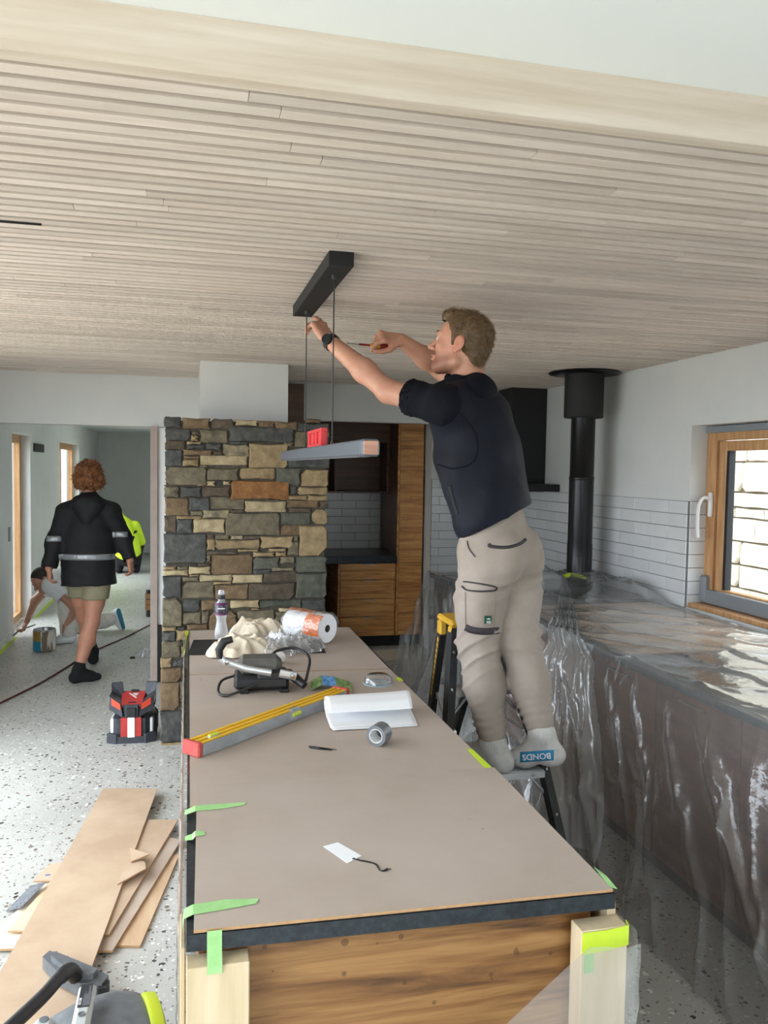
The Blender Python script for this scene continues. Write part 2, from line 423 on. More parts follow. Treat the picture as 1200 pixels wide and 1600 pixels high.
# hall beyond the lintel
x0, x1 = -1.9, -1.706
m = MB(); segs = [(6.9, 8.75), (9.72, 11.85), (13.9, 17.2)]
for a, b in segs: m.box((x0, a, 0), (x1, b, 2.6))
m.box((x0, 8.75, 2.06), (x1, 9.72, 2.6)).box((x0, 11.85, 2.06), (x1, 13.9, 2.6))
struct(m, 'wall_hall_left', m_wall, 'white hall wall with tall timber windows')
m = MB().box((x0, 16.8, 0), (0.2, 17.2, 2.6)); struct(m, 'wall_hall_end', m_wall, 'plain white wall at the end of the hall')
m = MB().box((0.0, 6.9, 0), (0.12, 17.0, 2.6))
struct(m, 'wall_hall_right', m_wall, 'white inner wall of the hall')
m = MB().box((x0, 6.88, 2.39), (0.2, 17.2, 2.6)); struct(m, 'ceiling_hall', m_ceilw, 'white hall ceiling')
m = MB().box((0.86, 6.88, 2.45), (3.0, 8.7, 2.6)); struct(m, 'ceiling_scullery', m_ceilw, 'white scullery ceiling')
m = MB().box((0.75, 6.9, 0), (0.86, 8.6, 2.5)); struct(m, 'wall_scullery_left', m_wall)
m = MB().box((0.75, 8.38, 0), (2.6, 8.6, 2.5)); ws = struct(m, 'wall_scullery_back', m_wall, 'scullery wall with glossy grey tiles')
m = MB().box((0.082, 5.63, 2.03), (0.675, 6.8, 2.62)); struct(m, 'wall_chimney_box', m_wall, 'plastered white box above the stone pier')
m = MB().box((-1.706, 6.9, 0.0), (-1.69, 8.7, 0.09)).box((-1.706, 9.78, 0.0), (-1.69, 11.8, 0.09)).box((-1.706, 13.95, 0.0), (-1.69, 16.8, 0.09))
struct(m, 'baseboard_hall', m_white, 'white skirting along the hall')
for (a, b), l in zip(((6.9, 8.72), (9.74, 11.85)), ('yellow-green masking tape on the floor in front of the painter', 'yellow-green masking tape on the floor between the two tall hall windows')):
    tag(MB().box((-1.69, a, 0.0), (-1.655, b, 0.0015)).build('masking_tape_strip', m_lime), l, 'tape', 'tape along the hall skirting')

# tiles
def tiles(parent, origin, u, n, width, z0, rows, tw=0.305, th=0.0825, x_start=0.0, mat=m_tile):
    """brick-bond tiles on a wall: origin at the lower corner, u along the wall, n out of it"""
    u = np.array(u, float); n = np.array(n, float)
    cache = {}
    for r in range(rows):
        x = x_start - (tw / 2 if r % 2 else 0)
        while x < width:
            a = max(x, 0); b = min(x + tw, width)
            if b - a > 0.02:
                key = round(b - a, 3)
                if key not in cache:
                    hw = (b - a) / 2 - 0.0018; hh = th / 2 - 0.0018
                    vs, fs = boxgeo((-hw, -hh, 0), (hw, hh, 0.009), 0.0022)
                    vs = [tuple(u * v[0] + np.array([0, 0, 1.0]) * v[1] + n * v[2]) for v in vs]
                    cache[key] = fixn(mesh(vs, fs))
                p = np.array(origin, float) + u * (a + b) / 2 + np.array([0, 0, z0 + (r + .5) * th - origin[2]]) + n * R_.uniform(.0, .0012)
                link('tile', cache[key], mat, parent, p)
            x += tw
grout = lambda lo, hi, par: MB().box(lo, hi).build('grout_bed', m_grout, par)
grout((2.997, 4.385, 0.92), (3.001, 7.45, 1.582), wr)
tiles(wr, (2.997, 4.386, .92), (0, 1, 0), (-1, 0, 0), 3.06, 0.922, 8, tw=0.40)
grout((3.0, 4.38, 0.93), (3.12, 4.3875, 1.582), wr)
tiles(wr, (3.0, 4.380, .93), (1, 0, 0), (0, -1, 0), 0.115, 0.922, 8, tw=0.30)
grout((2.28, 7.444, 0.3), (3.0, 7.451, 1.66), wb)
tiles(wb, (2.281, 7.444, .3), (1, 0, 0), (0, -1, 0), 0.706, 0.34, 16, tw=0.40, x_start=-.12)
grout((0.86, 8.372, 0.9), (2.0, 8.381, 1.499), ws)
tiles(ws, (0.88, 8.372, .9), (1, 0, 0), (0, -1, 0), 1.115, 0.906, 7, tw=0.30, th=0.0845, x_start=-.2)

# ------------------------------------------------------------------ stone pier (face y = 5.156), stones in millimetres on the face: x0 z0 x1 z1 tone
STONES = """-140 1986 -38 2051 D; -33 1980 137 2047 B; 141 1983 287 2046 K; 289 2008 428 2045 L; 431 1995 534 2042 B; 536 1987 681 2041 B; 684 1984 886 2034 D; 733 2036 830 2063 B; -136 1907 19 1977 D; 24 1941 69 1965 K; 22 1903 65 1940 T; 72 1896 245 1974 G; 251 1909 658 2001 D; 666 1882 754 1977 G; 758 1953 887 1980 T; 759 1909 887 1952 D; 664 1822 888 1879 K; -135 1849 -13 1904 K; -5 1884 87 1900 T; -8 1853 105 1883 D; 110 1852 210 1892 D; 213 1815 384 1890 M; 376 1745 621 1898 T; 251 1892 376 1905 D; 592 1880 658 1911 G; -135 1746 -31 1847 D; -27 1816 151 1850 B; -27 1792 72 1812 B; -30 1747 65 1791 T; 76 1758 366 1816 L; 154 1819 215 1848 K; 68 1737 120 1756 G; 307 1743 369 1760 K; 626 1751 889 1816 D; -135 1631 118 1742 G; 120 1664 312 1737 G; 323 1674 539 1742 T; 546 1638 703 1746 V; 708 1630 884 1739 T; -140 1623 52 1628 K; 55 1625 111 1642 T; 115 1627 170 1656 L; 220 1636 266 1659 L; 175 1633 219 1657 D; -140 1554 -49 1619 G; -41 1555 86 1620 D; 89 1560 262 1624 K; 265 1546 634 1664 O; 639 1574 680 1629 D; 684 1577 879 1626 T; 488 1535 571 1545 K; 574 1544 746 1573 T; 748 1541 882 1574 T; -135 1443 8 1550 B; 12 1472 134 1553 D; 139 1481 348 1557 G; 353 1466 613 1533 L; 614 1495 826 1540 B; 828 1486 883 1537 K; 21 1441 89 1469 G; 91 1426 258 1477 M; 263 1461 349 1478 K; 629 1464 773 1492 K; 779 1388 881 1483 T; 582 1387 774 1460 V; -68 1421 89 1438 T; -139 1337 -70 1439 K; -63 1334 30 1418 D; 35 1334 231 1421 L; 236 1317 577 1459 G; 581 1316 712 1384 B; -143 1144 114 1327 D; 117 1223 167 1293 T; 117 1295 167 1322 K; 169 1292 255 1320 G; 169 1230 446 1289 T; 262 1291 340 1315 M; 343 1291 460 1314 K; 451 1235 663 1309 T; 664 1278 696 1311 G; 698 1180 878 1378 T; 620 1188 694 1274 G; 311 1213 442 1227 T; 501 1214 617 1233 T; 549 1181 615 1211 T; 407 1181 543 1209 T; 117 1198 306 1218 K; 117 1145 142 1195 G; 145 1070 403 1195 B; 406 1100 575 1178 V; 578 1136 671 1178 G; 676 1076 880 1177 V; 407 1071 521 1098 D; 523 1087 672 1110 G; -146 1104 -63 1126 T; -60 1103 4 1125 G; -146 1068 4 1100 L; 11 1075 142 1122 L; 8 1125 63 1139 D; 65 1124 143 1139 K; -148 933 -35 1063 D; -31 1031 72 1057 G; 13 1060 75 1071 T; 77 1028 274 1068 L; 276 1015 468 1065 L; 471 1011 686 1085 K; 159 1009 272 1024 T; -31 925 167 1025 G; 173 910 378 1004 B; 382 905 675 1009 K; 679 907 881 1072 V; -147 750 -32 926 G; -31 839 79 914 D; -30 760 85 835 G; 88 845 187 906 B; 266 855 449 904 L; 453 851 720 900 V; 722 828 875 898 D; 397 838 451 851 T; 576 824 720 847 L; 191 845 262 907 K; 89 763 134 841 G; 138 721 309 839 B; 311 773 544 835 G; 549 766 725 821 G; 727 762 874 824 G; -152 721 -66 745 T; -152 659 -71 717 D; -66 657 1 725 T; 0 725 126 755 B; -62 728 -8 745 D; -154 552 -37 655 G; -159 490 -91 550 T; -87 496 -21 540 D; -159 397 -35 486 B; -159 218 -45 393 B; -42 288 -20 399 G; -165 17 -17 214 D; -39 214 -17 285 G; -35 550 -18 620 T; -156 -5 -16 14 T; -33 401 -18 483 K; -63 624 -18 650 K"""
stone_cols = {
 'D': (srgb(54, 56, 55), srgb(84, 84, 80)), 'B': (srgb(92, 74, 54), srgb(122, 102, 76)), 'K': (srgb(64, 56, 46), srgb(92, 80, 66)),
 'T': (srgb(124, 106, 78), srgb(156, 136, 102)), 'L': (srgb(144, 129, 98), srgb(174, 159, 126)), 'G': (srgb(84, 78, 64), srgb(118, 109, 88)),
 'V': (srgb(66, 68, 60), srgb(92, 92, 80)), 'O': (srgb(112, 74, 40), srgb(146, 102, 58)), 'M': (srgb(90, 86, 72), srgb(152, 139, 110))}
m_st = {k: pm('stone_' + n, a, b, scale=20, rough=0.9, bump=0.8, bscale=30, rnd=0.10, detail=9, lo=.34, hi=.64) for (k, (a, b)), n in zip(stone_cols.items(), ('slate', 'brown', 'umber', 'tan', 'sand', 'olive', 'green_grey', 'rust', 'mottled'))}
m = MB().box((-0.13, 5.172, 0), (0.865, 5.62, 2.03)); pier = struct(m, 'wall_stone', m_mortar, 'dry stacked schist pier with grey, brown and sand coloured stones')

def stone_mesh(w, h, proud, rnd):
    """irregular stone: outline ring at the mortar, shoulder ring, and an uneven face"""
    c = min(w, h) * 0.5; pts = []
    cx = [(-w / 2, -h / 2, 1, 0, 0, 1), (w / 2, -h / 2, 0, 1, -1, 0), (w / 2, h / 2, -1, 0, 0, -1), (-w / 2, h / 2, 0, -1, 1, 0)]
    for i, (x, z, ax, az, bx, bz) in enumerate(cx):
        k = rnd.choice((.03, .06, .12, .28)) * c if rnd.random() < .88 else .6 * c
        # come in along the previous side, leave along the next one
        pin = {0: (x, z + k), 1: (x - k, z), 2: (x, z - k), 3: (x + k, z)}[i]
        pout = {0: (x + k, z), 1: (x, z + k), 2: (x - k, z), 3: (x, z - k)}[i]
        pts += [pin, pout]
        n = pts[-1]; nx, nz = cx[(i + 1) % 4][:2]
        pts.append(((n[0] + nx) / 2 + rnd.uniform(-.012, .004) * (1 if i in (1, 3) else 0) * np.sign(nx), (n[1] + nz) / 2 + rnd.uniform(-.006, .002) * np.sign(nz)))
    P = np.array(pts); n = len(P); vs = []; fs = []
    def ring(s, d, j):
        for p in P:
            f = 1 - s / max(.5 * math.hypot(*p), .012) if math.hypot(*p) > .012 else .8
            vs.append((p[0] * max(f, .4), -d + rnd.uniform(-j, j), p[1] * max(f, .4)))
    ring(0.0, -0.02, 0); ring(0.001, proud * .55, .002); ring(.004, proud, .003); ring(min(.06, c * .55), proud + .003, .0025)
    vs.append((0, -proud - .003 - rnd.uniform(0, .002), 0))
    for r in range(3):
        for k in range(n): fs.append((r * n + k, r * n + (k + 1) % n, (r + 1) * n + (k + 1) % n, (r + 1) * n + k))
    for k in range(n): fs.append((3 * n + k, 3 * n + (k + 1) % n, 4 * n))
    return fixn(mesh(vs, fs, True), True, .33)

rows = [tuple(s.split()) for s in STONES.split(';')]
# courses low on the pier, behind the island
z = 0.0; hid = []
while z < 0.70:
    hh = R_.choice((.07, .1, .13, .16)); x = 0.045
    if z + hh > .70: hh = .70 - z
    if hh < .03: break
    while x < .86:
        ww = min(R_.uniform(.1, .28), .885 - x)
        hid.append((x * 1000 + 3, z * 1000 + 3, (x + ww) * 1000 - 3, (z + hh) * 1000 - 3, R_.choice('DBKTGLGV'))); x += ww
    z += hh
for x0_, z0_, x1_, z1_, t in rows + hid:
    a, b, c, d = [float(q) / 1000 for q in (x0_, z0_, x1_, z1_)]
    d = min(d, 2.062)
    big = (c - a) * (d - b) > .02
    me = stone_mesh(c - a + .003, d - b + .003, R_.uniform(.004, .02) + (.004 if big else 0), R_)
    link('stone', me, m_st[t], pier, ((a + c) / 2, 5.166, (b + d) / 2))

# ------------------------------------------------------------------ outside
m = MB().box((-40, -40, -0.4), (40, 40, -0.125)); o = m.build('ground', pm('gravel_ground', srgb(168, 160, 146), srgb(190, 184, 172), scale=8, rough=0.95)); o['kind'] = 'structure'; o['label'] = 'pale gravel ground outside'
m_ost = {k: pm('outdoor_stone_' + n, a, b, scale=9, rough=0.9, bump=0.4, bscale=30, rnd=0.08) for k, n, a, b in (('a', 'sand', srgb(210, 200, 182), srgb(232, 225, 212)), ('b', 'cream', srgb(218, 212, 200), srgb(238, 234, 226)), ('c', 'buff', srgb(192, 182, 164), srgb(216, 208, 194)))}
m = MB().box((4.62, 4.2, -0.12), (4.95, 7.2, 2.9)); ow = struct(m, 'wall_outside', pm('outdoor_mortar', srgb(120, 108, 90), rough=0.95), 'pale stone garden wall seen through the kitchen window')
z = -0.1
while z < 2.85:
    hh = R_.choice((.09, .13, .2, .26)); y = 4.2
    while y < 7.15:
        ww = min(R_.uniform(.16, .5), 7.2 - y)
        if ww > .05:
            me = stone_mesh(ww - .012, hh - .012, R_.uniform(.015, .04), R_)
            me.transform(Matrix.Rotation(-H, 4, 'Z'))
            link('stone', me, m_ost[R_.choice('aabbc')], ow, (4.61, y + ww / 2, z + hh / 2))
        y += ww
    z += hh

# ------------------------------------------------------------------ kitchen window (right wall)
m = MB(); X0, X1 = 3.11, 3.18
m.box((X0, 4.29, .955), (X1, 4.383, 2.042), .003).box((X0, 2.325, .955), (X1, 2.42, 2.042), .003).box((X0, 2.42, 1.955), (X1, 4.29, 2.042), .003).box((X0, 2.42, .955), (X1, 4.29, 1.0), .003)
win = m.build('window_1', m_rimu); win['kind'] = 'structure'; win['label'] = 'timber framed tilt window over the kitchen bench'
m = MB(); a, b = 2.43, 4.285
for lo, hi in (((3.125, 4.215, 1.005), (3.175, b, 1.95)), ((3.125, a, 1.005), (3.175, a + .07, 1.95)), ((3.125, a + .07, 1.89), (3.175, 4.215, 1.95)), ((3.125, a + .07, 1.005), (3.175, 4.215, 1.055))): m.box(lo, hi, .004)
sash = m.build('window_sash', m_rimu, win)
m = MB().box((3.128, 4.19, 1.055), (3.17, 4.214, 1.89)).box((3.128, 2.5, 1.055), (3.17, 2.52, 1.89)); m.build('gasket', m_blackmatt, sash)
MB().box((3.15, 2.5, 1.05), (3.156, 4.2, 1.895)).build('pane', m_glass, sash)
MB().box((3.085, 2.33, .962), (3.12, 4.34, 1.045), .004).box((3.075, 4.31, .962), (3.12, 4.368, 1.13), .012).build('bottom_cover_rail', m_grey_metal, win)
MB().box((3.0, 2.33, .932), (3.13, 4.367, .958), .002).build('window_sill', m_rimu, win)
MB().box((3.09, 2.33, 2.0), (3.115, 4.37, 2.04), .002).build('head_gear_rail', m_grey_metal, win)
h = MB().box((3.085, 4.298, 1.49), (3.112, 4.328, 1.64), .008).build('handle_plate', m_whitepl, win, True)
MB().tube(catmull([(3.09, 4.313, 1.60), (3.05, 4.318, 1.605), (3.03, 4.332, 1.55), (3.03, 4.337, 1.45), (3.035, 4.332, 1.36)], 6), [(.011, .015)] * 24 + [(.010, .014)], 10).build('handle_lever', m_whitepl, win, True)

# hall windows
def hall_window(name, y0, y1, label, mull):
    m = MB(); xa, xb = -1.86, -1.80
    m.box((xa, y0, .02), (xb, y0 + .09, 2.06), .003).box((xa, y1 - .09, .02), (xb, y1, 2.06), .003).box((xa, y0 + .09, 1.97), (xb, y1 - .09, 2.06), .003).box((xa, y0 + .09, .02), (xb, y1 - .09, .10), .003)
    for q in mull: m.box((xa, q - .045, .1), (xb, q + .045, 1.97), .003)
    o = m.build(name, m_rimu); o['kind'] = 'structure'; o['label'] = label
    MB().box((-1.835, y0 + .09, .1), (-1.829, y1 - .09, 1.97)).build('pane', m_glass, o)
hall_window('window_2', 8.75, 9.72, 'tall timber hall window beside the kneeling painter', [])
hall_window('window_3', 11.85, 13.9, 'tall timber hall window with a mullion near the end of the hall', [12.6])
tag(MB().box((-1.706, 9.90, 1.885), (-1.688, 10.52, 1.98), .004).build('wall_vent', m_blackmatt), 'small black rectangular wall grille between the tall hall windows', 'vent')
sw = tag(MB().box((-1.706, 8.55, 0.98), (-1.698, 8.63, 1.12), .002).build('light_switch', m_grey_metal), 'grey light switch plate on the hall wall', 'switch')

# door jamb at the end of the pier
m = MB().box((-0.288, 6.70, 0.0), (-0.232, 6.76, 2.058), .003)
dj = m.build('door_1', m_jamb); dj['kind'] = 'structure'; dj['label'] = 'pinkish primed door jamb beside the stone pier'
MB().box((-0.232, 6.735, 0.0), (-0.10, 6.75, 2.05), .002).build('jamb_lining', m_white, dj)
MB().box((-0.231, 6.70, 0.0), (-0.20, 6.734, 0.46), .002).build('dark_strip', m_blackmatt, dj)  # plain dark strip low beside the jamb

# ------------------------------------------------------------------ flue, cooker, hood
fx, fy = 2.745, 5.30
t = thing('flue_pipe', 'black stove flue pipe with ceiling flange rising from the bench', 'flue', (fx, fy, 0.93))
MB().lathe([(0.0, 2.4585), (0.248, 2.4585), (0.254, 2.452), (0.247, 2.445), (0.1, 2.440)], (fx, fy, 0), n=40).build('ceiling_flange', m_blackm, t, True)
MB().lathe([(0.138, 2.44), (0.138, 2.142), (0.134, 2.136), (0.09, 2.136)], (fx, fy, 0), n=36).build('collar', m_blackmatt, t, True)
MB().lathe([(0.085, 2.14), (0.085, 1.72), (0.089, 1.715), (0.089, 1.695), (0.085, 1.69)], (fx, fy, 0), n=36).build('upper_pipe', m_blackm, t, True)
MB().lathe([(0.087, 1.695), (0.087, 1.24), (0.0895, 1.235), (0.0895, 0.932)], (fx, fy, 0), n=36).build('lower_pipe', m_blackm, t, True)
for zz in (1.64, 1.16, 1.03): MB().lathe([(0.0, 0.0), (0.006, 0.001), (0.006, 0.0935 - .085 + .004), (0, .0135)], (fx - .085 * .55, fy - .085 * .83, zz), (-.55, -.83, 0), 10).build('rivet', m_blackm, t)

t = thing('range_cooker', 'black wood range cooker under the dust sheet below the flue', 'cooker', (2.47, 5.25, 0))
MB().box((1.97, 4.72, 0.06), (2.98, 5.78, 0.90), .01).build('body', m_blackmatt, t)
MB().box((1.95, 4.70, 0.90), (2.985, 5.80, 0.928), .006).build('hob_top', m_blackm, t)
for ya, yb in ((4.76, 5.22), (5.28, 5.74)):
    d = MB().box((1.945, ya, .14), (1.972, yb, .58), .008).build('oven_door', m_blackmatt, t)
    MB().tube([(1.915, ya + .06, .54), (1.915, yb - .06, .54)], .009, 8).build('handle', m_steel, d)
MB().box((1.945, 4.76, .62), (1.972, 5.74, .86), .006).build('control_panel', m_blackmatt, t)
for ya in (4.9, 5.1, 5.4, 5.6): MB().lathe([(.0, 0), (.022, 0), (.02, .03), (0, .03)], (1.945, ya, .74), (-1, 0, 0), 14).build('knob', m_steel, t, True)
for (lx, ly) in ((2.02, 4.78), (2.9, 4.78), (2.02, 5.72), (2.9, 5.72)): MB().lathe([(.03, 0), (.025, .06)], (lx, ly, 0), n=10).build('foot', m_blackmatt, t)
t = thing('kettle', 'polished steel kettle on the cooker under the dust sheet', 'kettle', (2.28, 5.05, 0.929))
MB().lathe([(.0, .0), (.085, .002), (.092, .03), (.08, .08), (.05, .105), (.0, .112)], (2.28, 5.05, .929), n=24).build('body', m_steel, t, True)
MB().tube(catmull([(2.22, 5.05, 1.0), (2.22, 5.05, 1.06), (2.28, 5.05, 1.085), (2.34, 5.05, 1.06), (2.34, 5.05, 1.0)], 5), .007, 8).build('handle', m_black, t, True)
MB().lathe([(.0, 0), (.014, 0), (.012, .02), (0, .022)], (2.28, 5.05, 1.04), n=12).build('lid_knob', m_black, t, True)
MB().tube([(2.2, 5.02, .98), (2.16, 5.0, 1.0), (2.14, 4.99, 1.03)], [.016, .012, .009], 10).build('spout', m_steel, t, True)

t = thing('range_hood', 'tall black range hood with a flat canopy on the tiled wall', 'range hood', (2.7, 6.6, 1.575))
MB().box((2.67, 6.45, 1.64), (2.996, 6.745, 2.458), .004).build('chimney_duct', m_blackmatt, t)
MB().box((2.42, 6.16, 1.584), (2.996, 7.1, 1.645), .004).build('canopy', m_blackmatt, t)
MB().box((2.5, 6.26, 1.578), (2.9, 7.0, 1.586), .001).build('filter_panel', m_steel, t)

# ------------------------------------------------------------------ bench along the right wall
def unit(name, label, y0, y1, nd, mat, x=1.96):
    t = thing(name, label, 'cabinet', (2.48, (y0 + y1) / 2, 0), 'bench cabinets under the dust sheet')
    MB().box((x + .02, y0 + .002, .1), (2.98, y1 - .002, .872)).build('body', mat, t)
    MB().box((x + .07, y0 + .002, 0), (2.95, y1 - .002, .1)).build('toe_kick', m_blackmatt, t)
    wv = (y1 - y0) / nd
    for k in range(nd):
        d = MB().box((x, y0 + k * wv + .003, .105), (x + .019, y0 + (k + 1) * wv - .003, .868), .0015).build('door', mat, t)
        MB().tube([(x - .02, y0 + (k + .35) * wv, .83), (x - .02, y0 + (k + .65) * wv, .83)], .005, 8).build('handle', m_steel, d)
unit('bench_cabinet', 'red-brown timber base cabinet under the bench end closest to the window wall corner', 1.3, 2.5, 2, m_brownfront)
unit('bench_cabinet', 'red-brown timber base cabinet facing the middle of the island', 2.5, 3.6, 2, m_brownfront)
unit('bench_cabinet', 'red-brown timber base cabinet next to the range cooker', 3.6, 4.7, 2, m_brownfront)
unit('bench_cabinet', 'dark timber base cabinet at the far end of the bench', 5.82, 6.28, 1, m_walnut)
tag(MB().box((1.925, 1.28, .874), (2.995, 4.69, .905), .002).build('bench_worktop', m_stonetop), 'long dark stone bench top below the window', 'worktop')
tag(MB().box((1.925, 5.81, .874), (2.995, 6.30, .905), .002).build('bench_worktop', m_stonetop), 'short dark stone bench top behind the range cooker', 'worktop')
tag(MB().box((1.99, 3.33, .9055), (2.93, 4.66, .9115), .001).build('mdf_sheet', m_mdfdust), 'tan protective board on the bench under the dust sheet', 'board')

# ------------------------------------------------------------------ scullery
m_handle = pm('brushed_nickel', srgb(196, 194, 188), rough=.35, metal=.35)
Y = 7.65
t = thing('drawer_unit', 'honey timber drawer unit with four drawers in the scullery', 'cabinet', (1.72, 7.95, 0))
MB().box((1.436, Y + .02, .11), (1.998, 8.37, .828)).build('body', m_gum2, t)
MB().box((1.436, Y + .06, 0), (1.998, 8.3, .11)).build('toe_kick', m_blackmatt, t)
for za, zb in ((.672, .826), (.482, .668), (.31, .478), (.116, .306)):
    d = MB().box((1.442, Y, za), (1.985, Y + .02, zb), .0015).build('drawer', m_gum2, t)
    MB().box((1.665, Y - .022, zb - .012), (1.775, Y, zb - .002), .002).build('handle', m_handle, d)
t = thing('tall_cabinet', 'tall honey timber pantry cabinet beside the drawer unit', 'cabinet', (2.13, 7.95, 0))
MB().box((2.0, Y + .02, .11), (2.262, 8.35, 2.40)).build('body', m_walnut, t)
MB().box((2.0, Y + .06, 0), (2.262, 8.3, .11)).build('toe_kick', m_blackmatt, t)
MB().box((2.0, Y - .002, .11), (2.018, Y + .02, 2.40)).build('side_panel_edge', m_gum2, t)
for za, zb, nm in ((.116, .478, 'door'), (.482, .826, 'door'), (.83, 2.03, 'door'), (2.034, 2.40, 'door')):
    MB().box((2.022, Y, za), (2.258, Y + .02, zb), .0015).build(nm, m_gum2, t)
t = thing('wine_rack', 'dark open side cabinet with rows of shelf pin holes beside the drawers', 'cabinet', (1.3, 7.9, 0))
MB().box((1.17, 8.3, .11), (1.43, 8.37, .828)).box((1.17, Y + .01, .11), (1.185, 8.3, .828)).build('back_panel', m_walnut, t)
MB().box((1.417, Y + .005, .11), (1.433, 8.3, .828)).build('side_panel', m_gum2, t)
MB().box((1.17, Y + .05, 0), (1.43, 8.3, .11)).build('toe_kick', m_blackmatt, t)
for k in range(6):
    for q in (1.27, 1.35): MB().lathe([(0, 0), (.006, 0), (.006, .012), (0, .013)], (q, 8.3, .2 + k * .105), (0, -1, 0), 8).build('shelf_pin', m_white, t)
tag(MB().box((.87, Y - .02, .83), (2.0, 8.372, .905), .003).build('scullery_worktop', m_stonetop), 'thick black stone top above the scullery drawers', 'worktop')
t = thing('wall_cabinet', 'open dark timber wall cabinet above the scullery tiles', 'cabinet', (1.6, 8.2, 1.5))
MB().box((1.15, 8.35, 1.5), (2.0, 8.372, 2.40)).build('back_panel', m_walnut, t)
MB().box((1.15, 8.03, 1.5), (2.0, 8.35, 1.52)).build('bottom_shelf', m_walnut, t)
MB().box((1.15, 8.03, 2.02), (2.0, 8.35, 2.04)).build('top_shelf', m_walnut, t)
MB().box((1.15, 8.01, 2.03), (2.0, 8.03, 2.40), .001).build('upper_front', m_walnut, t)
for q in (1.15, 1.44, 1.98): MB().box((q, 8.03, 1.52), (q + .02, 8.35, 2.02)).build('divider', m_walnut, t)
tag(MB().box((.80, 6.725, 2.05), (.94, 6.749, 2.445), .001).build('timber_panel', m_walnut), 'dark timber end panel beside the plastered box above the pier', 'panel')
for k, (pts, l) in enumerate((([(1.62, 7.5), (2.05, 7.52), (2.0, 7.15), (1.80, 7.08)], 'cream protective paper on the scullery floor at the toe kick'),
                             ([(1.25, 7.55), (1.6, 7.5), (1.72, 7.2), (1.3, 7.1)], 'white protective card on the scullery floor beside the cream paper'))):
    tag(MB().prism(pts, 0.001, .004).build('floor_paper', m_white if k else pm('cream_paper', srgb(228, 220, 200), rough=.8)), l, 'paper')

# ------------------------------------------------------------------ island
t = thing('island_cabinet', 'long kitchen island with a spotted timber end panel', 'cabinet', (.41, 2.77, 0))
MB().box((.05, 1.475, .1), (.78, 4.06, .889)).build('body', m_gum, t)
MB().box((.09, 1.52, 0), (.74, 4.02, .1)).build('toe_kick', m_blackmatt, t)
MB().box((.022, 1.452, .02), (.80, 1.474, .889), .001).build('end_panel', m_gum, t)
for k in range(4):
    a = 1.48 + k * .645
    d = MB().box((.782, a + .002, .105), (.80, a + .641, .885), .001).build('door', m_gum, t)
    MB().tube([(.815, a + .2, .85), (.815, a + .44, .85)], .005, 8).build('handle', m_steel, d)
    MB().box((.03, a + .002, .105), (.048, a + .641, .885), .001).build('back_panel', m_gum, t)
def quadslab(pts, z0, z1): return MB().prism(pts, z0, z1)
tag(MB().prism([(0, 1.428), (.824, 1.399), (.828, 4.125), (.006, 4.165)], .8895, .92).build('island_worktop', m_stonetop), 'dark stone top of the island showing at its edges', 'worktop')
def slabq(pts_top, th, edge=True):      # quad slab with its own z per corner
    n = len(pts_top); vs = [tuple(p) for p in pts_top] + [(p[0], p[1], p[2] - th) for p in pts_top]
    fs = [tuple(range(n)), tuple(range(2 * n - 1, n - 1, -1))] + [(i, n + i, n + (i + 1) % n, (i + 1) % n) for i in range(n)]
    return MB().add(vs, fs)
def board(pts, th, label, mat=m_mdf, name='mdf_sheet', group=None, cat='board'):
    o = slabq(pts, th).build(name, mat); o.data.materials.append(m_mdfedge)
    for p in o.data.polygons:
        if abs(p.normal.z) < .5: p.material_index = 1
    return tag(o, label, cat, group)
G = 'protective boards on the island'
board([(.013, 1.430, .9275), (.820, 1.403, .9275), (.823, 2.049, .9345), (.026, 2.078, .9345)], .006, 'tan protective board at the end of the island above the spotted timber panel', group=G)
board([(.008, 1.970, .9265), (.822, 1.945, .9265), (.815, 3.198, .9265), (.010, 3.236, .9265)], .006, 'tan protective board in the middle of the island under the yellow level', group=G)
board([(.010, 3.242, .9265), (.813, 3.205, .9265), (.818, 4.085, .9265), (.012, 4.128, .9265)], .006, 'tan protective board under the drink bottle and the canvas cloth', group=G)
tag(slabq([(.002, 3.58, .931), (.60, 3.52, .931), (.62, 3.84, .931), (.03, 3.88, .931)], .004).build('black_mat', m_blackmatt), 'flat black sheet under the canvas cloth on the island', 'mat')
# pine corner guards
G = 'pale pine corner guards on the island end'
t = thing('corner_guard', 'pale pine corner guard on the island end without yellow tape', 'board', (.05, 1.43, .02), G)
MB().box((0.0, 1.405, .02), (.11, 1.45, .872), .002).build('front_board', m_pine, t); MB().box((-.011, 1.452, .02), (-.001, 1.57, .884), .002).build('side_board', m_pine, t)
t = thing('corner_guard', 'pale pine corner guard on the island end with yellow tape across it', 'board', (.80, 1.43, .02), G)
MB().box((.745, 1.385, .02), (.845, 1.43, .86), .002).build('front_board', m_pine, t); MB().box((.826, 1.431, .02), (.845, 1.57, .886), .002).build('side_board', m_pine, t)

